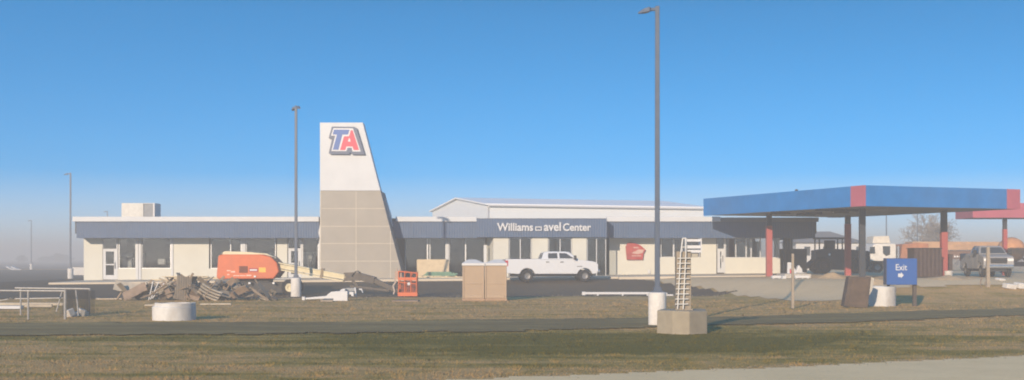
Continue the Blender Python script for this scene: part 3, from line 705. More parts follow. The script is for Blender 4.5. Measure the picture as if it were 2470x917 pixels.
# ------------------------------------------------------------------ pickups
def pickup(loc, rz, paint, label, length=6.62):
    T = thing('pickup_truck', loc, label, 'pickup truck', rz=rz)
    s = length / 6.62; hw = 1.0; x0 = -length / 2
    def q(pts): return [(x0 + a * s, z) for a, z in pts]
    def arc(c, r, n=12): return [(c + r * math.cos(math.pi * i / n), .42 + r * math.sin(math.pi * i / n)) for i in range(n + 1)]
    aw, fw = 1.55, 5.62
    low = .56
    arch_f = [(a, z) for a, z in arc(fw, .55) if z > low - .05]; arch_r = [(a, z) for a, z in arc(aw, .55) if z > low - .05]
    prof = [(.12, low + .05), (.06, .8), (.0, 1.57), (.08, 1.6), (2.52, 1.6), (2.56, 1.56), (5.05, 1.57), (5.3, 1.53), (6.2, 1.44), (6.45, 1.36), (6.55, 1.2), (6.58, .8), (6.5, .6)] + \
           [(6.3, low)] + arch_f + [(4.9, low), (2.3, low)] + arch_r + [(.8, low)]
    mb = MB(); mb.prism(q(prof), -hw, hw); mb.build('body', paint, T, True, bevel=.055)
    mb = MB(); mb.box(x0 + .12 * s, x0 + 2.46 * s, -hw + .1, hw - .1, 1.601, 1.615); mb.build('bed_cover', car_dark, T, True)
    lo = [(2.55, 1.565), (2.72, 2.04), (2.95, 2.13), (4.3, 2.13), (4.55, 2.08), (5.2, 1.565)]
    def yy(z): return hw - .05 - (z - 1.56) * .38
    mb = MB(); n = len(lo); L_ = q(lo)
    vs = [(a, -yy(z), z) for a, z in L_] + [(a, yy(z), z) for a, z in L_]
    mb.add(vs, [tuple(range(n))[::-1], tuple(range(n, 2 * n))] + [(i, (i + 1) % n, n + (i + 1) % n, n + i) for i in range(n)])
    cab = mb.build('cab', paint, T, True, bevel=.05)
    for sd in (-1, 1):
        for w in ([(3.02, 1.64), (3.05, 2.0), (3.68, 2.02), (3.7, 1.64)], [(3.84, 1.64), (3.83, 2.02), (4.3, 2.01), (4.86, 1.64)]):
            mb = MB(); pts = q(w); k = len(pts)
            ps = [(a, sd * (yy(z) + .008), z) for a, z in pts] + [(a, sd * (yy(z) - .03), z) for a, z in pts]
            mb.add(ps, [tuple(range(k)), tuple(range(k, 2 * k))[::-1]] + [(i, k + i, k + (i + 1) % k, (i + 1) % k) for i in range(k)]); mb.build('side_window', car_glass, cab, True)
    def slope_pane(a, b, name, out):
        (xa, za), (xb, zb) = q([a, b]); d = Vector((xb - xa, 0, zb - za)).normalized(); nn = Vector((d.z, 0, -d.x)) * out
        mb = MB(); pa = [Vector((xa, s_ * (yy(za) - .09), za)) for s_ in (-1, 1)]; pb = [Vector((xb, s_ * (yy(zb) - .09), zb)) for s_ in (1, -1)]
        f = [p + nn * .009 for p in pa + pb]; g = [p - nn * .03 for p in pa + pb]
        mb.add(f + g, [(0, 1, 2, 3), (7, 6, 5, 4)] + [(i, 4 + i, 4 + (i + 1) % 4, (i + 1) % 4) for i in range(4)]); mb.build(name, car_glass, cab, True)
    slope_pane((4.62, 2.025), (5.13, 1.62), 'windscreen', -1); slope_pane((2.585, 1.66), (2.70, 1.99), 'rear_window', -1)
    for sd in (-1, 1):
        for a, b in ((2.78, 3.74), (3.79, 4.92)):
            mb = MB(); ya = sd * (hw - .01); yb_ = sd * (hw + .012); mb.prism(q([(a, .62), (b, .62), (b, 1.56), (a, 1.56)]), min(ya, yb_), max(ya, yb_))
            d = mb.build('door', paint, T, True, bevel=.008)
            mb = MB(); mb.box(x0 + (a + .08) * s, x0 + (a + .3) * s, sd * (hw + .01), sd * (hw + .05), 1.37, 1.42); mb.build('handle', car_dark, d, True)
        mb = MB(); mb.box(x0 + 4.82 * s, x0 + 4.98 * s, sd * (hw + .03), sd * (hw + .3), 1.55, 1.85); mb.box(x0 + 4.86 * s, x0 + 4.94 * s, sd * (hw - .1), sd * (hw + .05), 1.58, 1.64); mb.build('mirror', car_dark, T, True, bevel=.03)
        mb = MB(); mb.box(x0 - .015, x0 + .2 * s, sd * (hw - .16), sd * (hw + .012), 1.1, 1.5); mb.build('tail_light', red_lens, T, True, bevel=.02)
        mb = MB(); mb.box(x0 + 6.3 * s, x0 + 6.575 * s, sd * (hw - .42), sd * (hw - .02), 1.08, 1.26); mb.build('headlight', lamp_lens, T, True, bevel=.03)
        mb = MB(); mb.box(x0 + 5.05 * s, x0 + 5.45 * s, sd * (hw + .0), sd * (hw + .012), 1.06, 1.1); mb.build('badge', car_dark, T, True)
    mb = MB(); mb.box(x0 + 6.5 * s, x0 + 6.61 * s, -.55, .55, .92, 1.3)
    mb.box(x0 + 6.5 * s, x0 + 6.63 * s, -.5, .5, 1.08, 1.12); mb.build('grille', car_dark, T, True, bevel=.02)
    mb = MB(); mb.box(x0 + 6.45 * s, x0 + 6.72 * s, -hw + .05, hw - .05, .62, .85); mb.build('bumper', chrome, T, True, bevel=.05)
    mb = MB(); mb.box(x0 - .2, x0 + .04, -hw + .06, hw - .06, .62, .82); mb.build('bumper', chrome, T, True, bevel=.04)
    mb = MB(); mb.box(x0 + .5, x0 + 6.3 * s, -.6, .6, .38, .57); mb.build('frame', car_dark, T, True)
    for a in (aw, fw):
        for sd in (-1, 1):
            c = (x0 + a * s, sd * (hw - .16), .42)
            mb = MB(); mb.lathe(c, [(.22, -.14), (.36, -.145), (.41, -.11), (.425, -.05), (.425, .05), (.41, .11), (.36, .145), (.22, .14)], 28, axis='y'); w = mb.build('wheel', black, T, True, smooth='auto')
            mb = MB(); mb.lathe(c, [(0, -.09), (.06, -.12), (.09, -.08), (.2, -.10), (.24, -.13), (.24, .13), (.2, .10), (.09, .08), (.06, .12), (0, .09)], 20, axis='y'); mb.build('rim', mat('dull_rim', (.2, .2, .2), .5, metal=.3), w, True, smooth='auto')
    return T
tx = X(1327, 88); pickup((tx, 88, H(tx, 88) + .03), R(7), car_white, 'white crew cab pickup parked before the shop entrance')
gx_ = X(2392, 85.5); pickup((gx_, 86.5, H(gx_, 86) + .04), R(-94), car_grey, 'grey pickup facing the road beyond the fuel canopy', 5.6)

# ------------------------------------------------------------------ fuel canopies
Cc = (21.3, 75.2); va = (-.381, .9246); vb = (.9246, .381); LA, LBb = 18.6, 12.25
zf0, zf1 = 5.48, 6.74
FC = thing('fuel_canopy', (Cc[0] + 3, Cc[1] + 10, .9), 'large blue fuel canopy with red corner panels over the gravel', 'fuel canopy')
P2 = lambda t, s_: (Cc[0] + t * va[0] + s_ * vb[0], Cc[1] + t * va[1] + s_ * vb[1])
def fb(t0, t1, s0, s1, z0, z1, mi=0, mb=None):
    mb = mb or MB(); mb.obox(Cc, va, vb, t0, t1, s0, s1, z0, z1, mi); return mb
for a in ((1.3, LA - .02, 0, .12), (1.3, LA - .02, LBb - .12, LBb), (0, .12, .02, LBb - 1.1), (LA - .12, LA, .02, LBb - 1.1)):
    if a[1] - a[0] > 1: fb(*a, zf0, zf1).build('fascia', blue, FC)
fb(0, .12, .06, LBb - 1.1, zf0, zf1).build('fascia', blue, FC)
mb = fb(-.005, 1.3, -.005, .115, zf0 - .003, zf1 + .003); mb.build('corner_panel', red, FC)
mb = fb(-.006, .125, LBb - 1.1, LBb + .006, zf0 - .003, zf1 + .003); fb(.125, 1.3, LBb - .115, LBb + .005, zf0 - .003, zf1 + .003, 0, mb); mb.build('corner_panel', red, FC)
mb = fb(LA - .1, LA + .01, LBb - 1.1, LBb + .01, zf0 - .003, zf1 + .003); mb.build('corner_panel', red, FC)
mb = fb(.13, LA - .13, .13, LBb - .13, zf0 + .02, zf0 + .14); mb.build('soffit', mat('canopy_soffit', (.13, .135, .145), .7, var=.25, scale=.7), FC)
mb = fb(.13, LA - .13, .13, LBb - .13, zf1 - .25, zf1 - .15); mb.build('deck', dark_trim, FC)
mb = MB(); rt = random.Random(3)
for k in range(9):
    t = rt.uniform(1, 15); s_ = rt.uniform(.3, 3.5); l = rt.uniform(.5, 1.8)
    fb(t, t + .25, s_, s_ + l, zf0 - rt.uniform(.05, .18), zf0 + .02, 0, mb)
build_each(mb, 'hanging_strip', dark_steel, FC)
for k, (t, s_) in enumerate(((3.55, 2.63), (14.2, 2.8), (3.87, 9.5), (14.4, 9.84))):
    x, y = P2(t, s_); z0 = H(x, y); h = .18
    mb = MB(); mb.box(x - h, x + h, y - h, y + h, z0 - .1, zf0 + .02); c = mb.build('column', dark_trim, FC, bevel=.02)
    if k:
        zt = Z((560, 545, 560, 540)[k], y); h2 = .205
        mb = MB(); mb.box(x - h2, x + h2, y - h2, y + h2, z0 + .02, zt); mb.build('column_cladding', red_col, c, bevel=.02)
for k in range(3):
    x, y = P2(4 + k * 4.5, 4.5); mb = MB(); mb.box(x - .3, x + .3, y - .3, y + .3, zf0 - .06, zf0 + .018); mb.build('downlight', grey_steel, FC)
x, y = P2(7.2, .2); mb = MB(); mb.lathe((x, y, zf1), [(0, 0), (.12, 0), (.1, .1), (0, .14)], 10); mb.build('roof_vent', dark_steel, FC)
# second canopy
x0, x1, y0, y1 = X(2306, 96), 47.0, 92.5, 96.0; z0, z1 = 5.33, 6.42
RC = thing('fuel_canopy', (x0 + 6, y0 + 4, .9), 'smaller all red fuel canopy behind the blue one', 'fuel canopy')
mb = MB(); mb.box(x0, x1, y0, y0 + .12, z0, z1); mb.box(x0, x0 + .12, y0 + .12, y1, z0, z1); mb.box(x0, x1, y1, y1 + .12, z0, z1); build_each(mb, 'fascia', red, RC)
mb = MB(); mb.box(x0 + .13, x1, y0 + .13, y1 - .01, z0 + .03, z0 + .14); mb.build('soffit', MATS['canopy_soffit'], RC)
for px in (2424, 2560):
    x = X(px, 93.5); mb = MB(); h = .13; mb.box(x - h, x + h, 93.4, 93.66, H(x, 93.5), z0 + .03); c = mb.build('column', dark_trim, RC)
    mb = MB(); h = .145; mb.box(x - h, x + h, 93.385, 93.675, H(x, 93.5), Z(553, 93.5)); mb.build('column_cladding', red_col, c)

# ------------------------------------------------------------------ exit sign
De = 60.0; ex = X(2175, De)
ES = thing('exit_sign', (ex, De, H(ex, De)), 'blue exit sign with white arrow on a dark post', 'sign')
ez0, ez1 = Z(687.5, De), Z(623, De)
mb = MB(); mb.box(X(2138, De), X(2212.5, De), De, De + .52, ez0, ez1); mb.build('cabinet', mat('sign_cabinet_dark', (.05, .065, .11), .5), ES, bevel=.015)
mb = MB(); mb.box(X(2139, De), X(2211.5, De), De - .012, De - .001, ez0 + .02, ez1 - .02); face = mb.build('sign_face', sign_blue, ES)
mb = text_mb('Exit', X(2160.5, De), X(2188, De), Z(652, De), De - .02, De - .013, .008, 1.15); mb.build('sign_lettering', sign_white, face); mb = MB()
ar = [(2166, 660), (2173, 660), (2173, 656.5), (2179.5, 664), (2173, 671.5), (2173, 668.5), (2166, 668.5)]
mb.prism([(X(a, De), Z(b, De)) for a, b in ar], De - .02, De - .013); mb.build('sign_arrow', sign_white, face)
mb = MB(); mb.box(X(2204, De + .1), X(2212, De + .1), De + .15, De + .32, H(ex, De) - .1, ez0); mb.box(X(2135, De + .3) + .12, X(2141, De + .3) + .12, De + .3, De + .42, H(ex, De) - .1, ez0); build_each(mb, 'post', mat('post_brown', (.085, .07, .06), .7), ES)

# concrete rings
def ring(px, D, r, h, label, tier=0):
    x = X(px, D); z0 = H(x, D)
    mb = MB(); mb.lathe((x, D, z0), [(r, -.15), (r * 1.005, h * .5), (r, h - .03), (r - .03, h), (r - .14, h), (r - .14, h - .25), (0, h - .25)], 40)
    if tier: mb.lathe((x + .04, D, z0), [(r - .05, h - .01), (r - .05, h + tier), (r - .16, h + tier), (r - .16, h - .2)], 40)
    rnd = random.Random(px); 
    mb.v = [(a + .018 * noise.noise((a * 2, b * 2, c * 2)), b + .018 * noise.noise((b * 2, c * 2, a * 2)), c + (.03 * noise.noise((a * 3, b * 3, 0)) if c > z0 + .2 else 0)) for a, b, c in mb.v]
    return tag(mb.build('concrete_ring', paint_white, smooth='auto'), label, 'concrete ring', 'white concrete rings')
ring(420, 46.6, .79, .52, 'low white painted concrete ring on the verge below the scrap heap', .12)
ring(2128, 60.5, .64, .97, 'white painted concrete ring beside the blue exit sign')

# leaning dark box
Dd = 58.2; mb = MB()
mb.prism([(X(a, Dd), Z(b, Dd)) for a, b in ((2032, 739), (2045, 667), (2098, 668), (2090, 743))], Dd - .25, Dd + .35)
dx = X(2066, Dd); T = thing('utility_cabinet', (dx, Dd, H(dx, Dd)), 'dark tilted cabinet leaning beside the white concrete ring', 'cabinet')
mb.build('cabinet_body', mat('cabinet_dark', (.085, .062, .048), .7, var=.25, scale=2), T, bevel=.03)
mb = MB(); mb.prism([(X(a, Dd), Z(b, Dd)) for a, b in ((2044, 733), (2053, 673), (2091, 674), (2084, 736))], Dd - .275, Dd - .252); mb.build('front_panel', mat('cabinet_panel', (.10, .07, .05), .7, var=.3, scale=2), T)
mb = MB(); mb.prism([(X(a, Dd), Z(b, Dd)) for a, b in ((2098.5, 668), (2106, 672), (2101, 700), (2094, 712), (2093, 706))], Dd - .2, Dd + .1); mb.build('side_flap', mat('flap_pale', (.4, .37, .31), .7), T)

# ------------------------------------------------------------------ ladder sign stand on plinth
Dp = 38.6; px0 = X(1646, Dp)
mb = MB(); zg = H(px0, Dp); th = R(-14); u = (math.cos(th), math.sin(th)); w_ = (-math.sin(th), math.cos(th))
o = (X(1619, Dp - .2), Dp - .55)
hpl = Z(749, Dp) 
mb.add([(X(1584, Dp + .25), Dp + .25, zg - .2), (X(1622, Dp - .3), Dp - .35, zg - .2), (X(1662, Dp - .4), Dp - .48, zg - .2), (X(1706, Dp), Dp + .0, zg - .2), (X(1700, Dp + 1.3), Dp + 1.3, zg - .2), (X(1600, Dp + 1.4), Dp + 1.4, zg - .2)] +
       [(X(1585, Dp + .25), Dp + .25, hpl), (X(1622, Dp - .3), Dp - .35, hpl + .01), (X(1662, Dp - .4), Dp - .48, hpl), (X(1706, Dp), Dp + .0, hpl - .02), (X(1700, Dp + 1.3), Dp + 1.3, hpl), (X(1600, Dp + 1.4), Dp + 1.4, hpl)],
       [(5, 4, 3, 2, 1, 0), (6, 7, 8, 9, 10, 11)] + [(i, (i + 1) % 6, 6 + (i + 1) % 6, 6 + i) for i in range(6)])
plinth = tag(mb.build('plinth', mat('sandy_concrete', (.29, .255, .19), .9, var=.12, scale=3, bump=.3, dirt=.3), bevel=.03), 'squat sandy concrete plinth carrying the white ladder frame', 'plinth')
SF = thing('ladder_frame', (px0, Dp + .3, hpl), 'old sign column with white ladder and louvred top, standing on the plinth', 'sign column')
Dq = Dp + .25
mb = MB(); mb.box(X(1633, Dq), X(1668, Dq), Dq + .12, Dq + .5, hpl + .0, Z(607, Dq)); mb.box(X(1630, Dq), X(1672, Dq), Dq + .05, Dq + .55, hpl - .005, hpl + .04); mb.build('column', mat('column_brown', (.26, .22, .165), .7, var=.2), SF)
mb = MB(); rl = .022
for a, b in ((1634.5, 1642), (1648, 1654.5)):
    mb.tube((X(a, Dq), Dq, hpl + .03), (X(b, Dq), Dq, Z(612, Dq)), rl, n=8)
    mb.tube((X(b, Dq), Dq, Z(612, Dq)), (X(b + (6 if a < 1640 else 1), Dq), Dq + .1, Z(575, Dq)), rl, n=8)
for k in range(10):
    y = 734 - k * 12.3; t = (748 - y) / 136; a0 = 1631 + 7 * t; mb.tube((X(a0 - 3.5, Dq), Dq - .01, Z(y, Dq)), (X(a0 + 28, Dq), Dq - .01, Z(y - .4, Dq)), .017, n=8)
mb.path([(X(1647.5, Dq), Dq + .1, Z(575, Dq)), (X(1655.5, Dq), Dq + .1, Z(574.5, Dq))], rl)
mb.path([(X(1645, Dq), Dq + .05, Z(596, Dq)), (X(1655, Dq), Dq + .05, Z(596, Dq))], .018)
mb.build('ladder', mat('ladder_white', (.56, .55, .51), .5, dirt=.2), SF)
mb = MB(); Dr_ = Dq + .12
for y, h in ((577, 6), (592, 7.5), (603, 6.5)): mb.box(X(1656.5, Dr_), X(1690, Dr_), Dr_, Dr_ + .06, Z(y + h, Dr_), Z(y, Dr_))
mb.box(X(1690.3, Dr_), X(1692.5, Dr_), Dr_ - .02, Dr_ + .5, Z(611, Dr_), Z(575, Dr_)); mb.box(X(1656, Dr_), X(1658, Dr_), Dr_ + .07, Dr_ + .5, Z(611, Dr_), Z(575, Dr_))
build_each(mb, 'louvre_panel', white_metal, SF)
mb = MB(); mb.box(X(1656, Dr_), X(1685, Dr_), Dr_ + .1, Dr_ + .5, Z(621, Dr_), Z(612, Dr_)); mb.build('platform', mat('platform_grey', (.36, .34, .29), .7), SF)

# lying white pipe / barrier near the lot edge
Db = 76.5; zb = H(X(1500, Db), Db)
mb = MB(); mb.box(X(1412, Db), X(1574, Db), Db, Db + .14, zb + .1, zb + .24); mb.box(X(1404, Db), X(1412, Db), Db, Db + .3, zb + .05, zb + .26)
for p in (1440, 1500, 1560): mb.box(X(p, Db), X(p + 4, Db), Db + .02, Db + .12, zb - .05, zb + .1)
tag(mb.build('white_beam', sign_white, bevel=.01), 'long white steel beam lying low at the lot edge', 'beam')
mb = MB(); mb.box(X(1600, Db), X(1610, Db), Db, Db + .3, zb - .03, zb + .2); mb.box(X(1610, Db), X(1624, Db), Db + .05, Db + .25, zb - .03, zb + .1)
tag(mb.build('white_block', white_metal, bevel=.02), 'small white block right of the tall pole base', 'block')

# ------------------------------------------------------------------ plywood, lumber, boards by the shop
wz = walk_z(X(1040, 95))
mb = MB(); a, b = X(1003, 95), X(1083, 95); zt = Z(626, 95)
mb.hexa([(a + .08, 95.2, wz), (b, 95.2, wz), (b, 95.24, wz), (a + .08, 95.24, wz), (a, 96.0, zt), (b - .06, 96.0, zt), (b - .06, 96.04, zt), (a, 96.04, zt)])
tag(mb.build('plywood_sheet', plywood), 'large plywood sheet leaning against the dark shop windows', 'plywood')
for k, (p0, p1) in enumerate(((1022, 1100), (1027, 1104), (1030, 1090))):
    z = wz + .12 + k * .1; mb = MB(); mb.box(X(p0, 93.4), X(p1, 93.4), 92.9, 94.0, z, z + .085)
    for j in range(6): xx = X(p0, 93.4) + j * .4; mb.box(xx, xx + .05, 92.88, 92.9, z, z + .085)
    tag(mb.build('foam_sheet', green_pad, bevel=.02), ('lowest', 'middle', 'topmost')[k] + ' green sheet of the pile before the plywood', 'green sheet', 'green sheets in a low pile')
mb = MB()
for p in (1014, 1040, 1075, 1098): mb.box(X(p, 93.2), X(p + 5, 93.2), 92.8, 94, wz - .01, wz + .115)
mb.box(X(1005, 93.2), X(1116, 93.2), 92.7, 92.8, wz - .02, wz + .06)
tag(mb.build('pallet', lumber), 'pale timber runners under the green sheets', 'pallet')
rl_ = random.Random(8)
for k in range(14):
    D = 91.2 + rl_.uniform(-1, .6); p0 = rl_.uniform(355, 440); L_ = rl_.uniform(2.2, 4.4); zz = H(X(430, D), D) + .16 + (k // 3) * .075
    xa = X(p0, D); mb = MB(); aa = rl_.gauss(0, .05); mb.beam((xa, D, zz), (xa + L_, D + aa * 2, zz + rl_.uniform(-.02, .03)), .19, .06)
    tag(mb.build('lumber_plank', lumber), 'pale new plank stacked behind the scrap heap', 'plank', 'pale planks stacked behind the scrap heap')
for p, w in ((365, 'left'), (430, 'middle'), (500, 'right')):
    mb = MB(); mb.box(X(p, 91), X(p + 6, 91), 90, 92, H(X(p, 91), 91), H(X(430, 91), 91) + .13)
    tag(mb.build('timber_bearer', old_wood), w + ' timber bearer holding up the pale plank stack', 'timber', 'bearers under the plank stack')

# ------------------------------------------------------------------ scrap heap
rs = random.Random(21); GR = 'scrap pieces heaped before the orange lift'
def heap_h(px):
    return max(.15, 1.25 * math.exp(-((px - 430) / 95) ** 2) + .95 * math.exp(-((px - 560) / 60) ** 2) + .5 * math.exp(-((px - 330) / 40) ** 2))
def scrap(name, m, size, c, rot, label, bend=0):
    mb = MB(); a, b, d = [q_ / 2 for q_ in size]
    n = 5; vs = []
    for i in range(n + 1):
        x = -a + 2 * a * i / n; zz = bend * (x * x - a * a * .5)
        j1, j2 = rs.uniform(.85, 1.05), rs.uniform(.85, 1.05)
        vs += [(x, -b * j1, -d + zz), (x, b * j2, -d + zz), (x, b * j2, d + zz), (x, -b * j1, d + zz)]
    fs = [(0, 1, 2, 3), (4 * n + 3, 4 * n + 2, 4 * n + 1, 4 * n)]
    for i in range(n):
        for j in range(4): fs.append((i * 4 + j, i * 4 + 4 + j, i * 4 + 4 + (j + 1) % 4, i * 4 + (j + 1) % 4))
    M = rot.to_matrix()
    mb.add([Vector(c) + M @ Vector(v) for v in vs], fs)
    zmin = min(v[2] for v in mb.v); g = H(c[0], c[1]) - .03
    if zmin < g: mb.v = [(v[0], v[1], v[2] + g - zmin) for v in mb.v]
    return tag(mb.build(name, m), label, 'scrap', GR)
from mathutils import Euler
KIND = (('scrap_metal', scrap_grey, 'bent grey sheet metal panel in the scrap heap'), ('scrap_board', old_wood, 'weathered brown board in the scrap heap'),
        ('scrap_strip', scrap_pale, 'pale trim strip in the scrap heap'), ('scrap_chunk', scrap_dark, 'dark broken chunk in the scrap heap'), ('rusty_scrap', rust, 'rusty brown sheet in the scrap heap'))
for k in range(190):
    px = rs.triangular(272, 675, 455); D = 69.3 + rs.gauss(0, .9); hh = heap_h(px); z = H(0, 69) + rs.random() ** .8 * hh * .85
    nm, m_, lab = rs.choices(KIND, (7, 4.5, 2.4, 3, 1.3))[0]
    if nm in ('scrap_metal', 'rusty_scrap'): size = (rs.uniform(.5, 1.25), rs.uniform(.2, .52), .02)
    elif nm == 'scrap_board': size = (rs.uniform(.6, 1.5), rs.uniform(.07, .15), .04)
    elif nm == 'scrap_strip': size = (rs.uniform(.5, 1.4), rs.uniform(.035, .09), .03)
    else: size = (rs.uniform(.15, .4), rs.uniform(.12, .3), rs.uniform(.05, .16))
    lean = rs.choice((1, -1)) * rs.uniform(.15, 1.1)
    scrap(nm, m_, size, (X(px, D), D, z), Euler((rs.uniform(-1.2, 1.2), lean, rs.uniform(-.7, .7))), lab, rs.uniform(-.25, .25) if nm in ('scrap_metal', 'rusty_scrap') else 0)
scrap('corrugated_sheet', mat('scrap_tan', (.27, .225, .17), .8, var=.2, rib=('X', 4, .8)), (1.3, .85, .04), (X(440, 68), 68, .66), Euler((-1.2, -1.35, .25)), 'broad tan ridged sheet standing in the middle of the scrap heap')
scrap('brown_sheet', rust, (1.35, .6, .03), (X(325, 68.2), 68.2, .3), Euler((.95, -.45, .1)), 'large brown sheet sloping at the left end of the scrap heap')
scrap('crumpled_sheet', scrap_pale, (1.9, .7, .03), (X(318, 69.3), 69.3, .72), Euler((.9, .12, .1)), 'pale crumpled sheet on the left shoulder of the scrap heap', .12)
for k in range(4): scrap('grille_strip', scrap_pale, (1.0, .1, .05), (X(388 + 3 * k, 68.1), 68.1 - .05 * k, .42 + .13 * k), Euler((.4, -.5, 0)), 'pale slat of the row of slats in the scrap heap')
for k in range(3): scrap('upright_strip', sign_white, (1.05, .07, .04), (X(364 + 9 * k, 68), 68, .55), Euler((0, -1.35 + .22 * k, 0)), 'white upright strip left of the ridged sheet in the scrap heap')
for k in range(4): scrap('curved_strip', scrap_pale, (1.2, .12, .04), (X(500 + 4 * k, 67.9), 67.9, .24 + .14 * k), Euler((.5, .45, 0)), 'pale curved strip right of the ridged sheet in the scrap heap', .2)
for px, D, L_, a, m_ in ((520, 61.5, 1.5, .03, scrap_pale), (365, 60.5, .6, 0, scrap_pale), (262, 69.5, 1.4, .05, scrap_pale), (250, 70.6, .5, .3, scrap_dark)):
    mb = MB(); x = X(px, D); z = H(x, D); mb.beam((x - L_ / 2, D, z + .04), (x + L_ / 2, D + a * 3, z + .05), .22, .07)
    tag(mb.build('loose_board', m_), {520: 'pale board lying on the grass right of the low white ring', 365: 'short pale board lying left of the low white ring', 262: 'pale board at the left foot of the scrap heap', 250: 'small dark offcut beyond the left foot of the heap'}[px], 'board')

# ------------------------------------------------------------------ dismantled white pieces
D6 = 68.0
c6 = lambda pts, D=D6: [(X(700 + a / 11.46, D), Z(660 + b / 11.46, D)) for a, b in pts]
def lay(name, pts, D, th, m, label, cat='white scrap'):
    mb = MB(); mb.prism(c6(pts, D), D - th / 2, D + th / 2)
    return tag(mb.build(name, m, bevel=.012), label, cat)
lay('white_paddle', [(432, 668), (1000, 618), (1070, 555), (1140, 505), (1290, 488), (1590, 484), (1592, 762), (1235, 772), (1065, 700), (1010, 688), (436, 714)], 68, .3, sign_white, 'large white paddle shaped sign part lying before the boom', 'sign part')
lay('white_scrap', [(332, 640), (415, 640), (415, 735), (340, 735)], 68.1, .3, white_metal, 'white end cap at the narrow tip of the paddle', 'sign part')
lay('grid_board', [(1530, 400), (1775, 395), (1780, 488), (1530, 482)], 69.2, .1, mat('grid_grey', (.42, .44, .45), .5, rib=('X', 8, .8)), 'grey gridded board on top of the white paddle', 'board')
lay('white_bracket', [(1380, 470), (1440, 425), (1525, 412), (1525, 482), (1400, 486)], 68.9, .3, sign_white, 'white bracket at the left of the gridded board')
lay('white_bracket', [(1600, 500), (1758, 505), (1760, 630), (1700, 625), (1690, 580), (1605, 575)], 68.2, .25, sign_white, 'white angled bracket right of the paddle')
lay('white_bracket', [(1780, 385), (1815, 385), (1832, 540), (1838, 650), (1812, 645), (1790, 540)], 68.8, .2, white_metal, 'thin upright white bracket behind the paddle')
lay('white_bracket', [(1900, 420), (1985, 412), (2020, 530), (1990, 535), (1955, 450), (1905, 448)], 69.5, .2, white_metal, 'small white hooked bracket lying apart on the right')
for pts, D, lab in (((840, 515, 1090, 600), 69.6, 'grey sheet lying behind the neck of the white paddle'), ((860, 735, 1200, 815), 66.4, 'grey board lying in front of the white paddle')):
    mb = MB(); a, b = X(700 + pts[0] / 11.46, D), X(700 + pts[2] / 11.46, D); mb.hexa([(a, D - .3, .02), (b, D - .4, .02), (b - .1, D + .6, .06), (a + .1, D + .5, .06), (a, D - .3, .1), (b, D - .4, .1), (b - .1, D + .6, .16), (a + .1, D + .5, .16)])
    tag(mb.build('loose_board', scrap_grey), lab, 'board')
mb = MB(); D = 66.6; mb.hexa([(X(945, D), D, .0), (X(1008, D), D, .0), (X(1006, D), D + 1.6, .0), (X(950, D), D + 1.6, .0), (X(945, D), D, .06), (X(1008, D), D, .06), (X(1006, D), D + 1.6, .06), (X(950, D), D + 1.6, .06)])
tag(mb.build('ground_mat', rust), 'rusty brown plate on the ground below the orange cage', 'plate')

# ------------------------------------------------------------------ pipe fence, cage, boards at left
Dn, Dg = 47.2, 51.0
fx0 = X(-60, Dn)
PF = thing('pipe_fence', (X(100, Dn), Dn, 0), 'open galvanised pipe fence at the left edge of the verge', 'fence')
mb = MB(); mb.tube((fx0, Dn, Z(701, Dn)), (X(158, Dn), Dn, Z(702, Dn)), .032); mb.tube((fx0, Dg, Z(695, Dg)), (X(217, Dg), Dg, Z(697, Dg)), .036); mb.tube((fx0, Dg, Z(721, Dg)), (X(158, Dg), Dg, Z(719, Dg)), .028)
mb.tube((fx0, Dn, Z(735, Dn)), (X(20, Dn), Dn, Z(722, Dn)), .02)
build_each(mb, 'rail', galv, PF, smooth='auto')
for px, D, y in ((68, Dn, 702), (157, Dn, 699), (50, Dg, 697), (-50, Dn, 702), (216, Dg, 695)):
    mb = MB(); x = X(px, D); mb.tube((x, D, H(x, D) - .1), (x, D, Z(y, D)), .036 if px != 157 else .05); mb.build('post', galv, PF, smooth='auto')
for a, b, c, d in ((150, 703, 136, 752), (183, 700, 187, 735), (187, 735, 189, 762)):
    mb = MB(); mb.tube((X(a, Dn + 1), Dn + 1, Z(b, Dn + 1)), (X(c, Dn + 1), Dn + 1, Z(d, Dn + 1)), .03); mb.build('brace', galv, PF, smooth='auto')
mb = MB()
for D in (50.2, 51.4):
    for k in range(19): x = X(163 + 53 * k / 18, D); mb.tube((x, D, .05), (x, D, Z(701, D)), .009, n=4)
    for k in range(15): z = .05 + (Z(701, D) - .05) * k / 14; mb.tube((X(163, D), D, z), (X(216, D), D, z), .009, n=4)
for k in range(10):
    y = 50.2 + 1.2 * k / 9
    for px in (163, 216): mb.tube((X(px, 50.8), y, .05), (X(px, 50.8), y, Z(701, 50.8)), .009, n=4)
tag(mb.build('wire_cage', mat('dark_wire', (.055, .055, .055), .7)), 'dark wire mesh cage at the right end of the pipe fence', 'cage')
for px, py in ((168, 762), (196, 757)):
    D = 49.2 if px == 168 else 49.7; x = X(px, D); mb = MB(); mb.rbox((x, D, .16), (.3, .3, .3), Euler((.2, .3, px * .1))); mb.rbox((x + .1, D + .1, .1), (.3, .2, .2), Euler((.1, 0, 1)))
    tag(mb.build('concrete_chunk', concrete, bevel=.03), 'pale concrete chunk ' + ('at the foot of the thick fence post' if px == 168 else 'beside the bent brace in the cage'), 'concrete chunk')
for px0_, px1_, D, z, lab, m_ in ((-40, 48, 56.5, .02, 'white board lying behind the pipe fence', sign_white), (-40, 150, 60.5, .02, 'long pale board lying far behind the pipe fence', scrap_pale), (60, 120, 58.5, .02, 'short pale board beneath the fence rails', scrap_pale)):
    mb = MB(); mb.beam((X(px0_, D), D, z + .09), (X(px1_, D), D + .3, z + .07), .4, .13); tag(mb.build('loose_board', m_), lab, 'board')

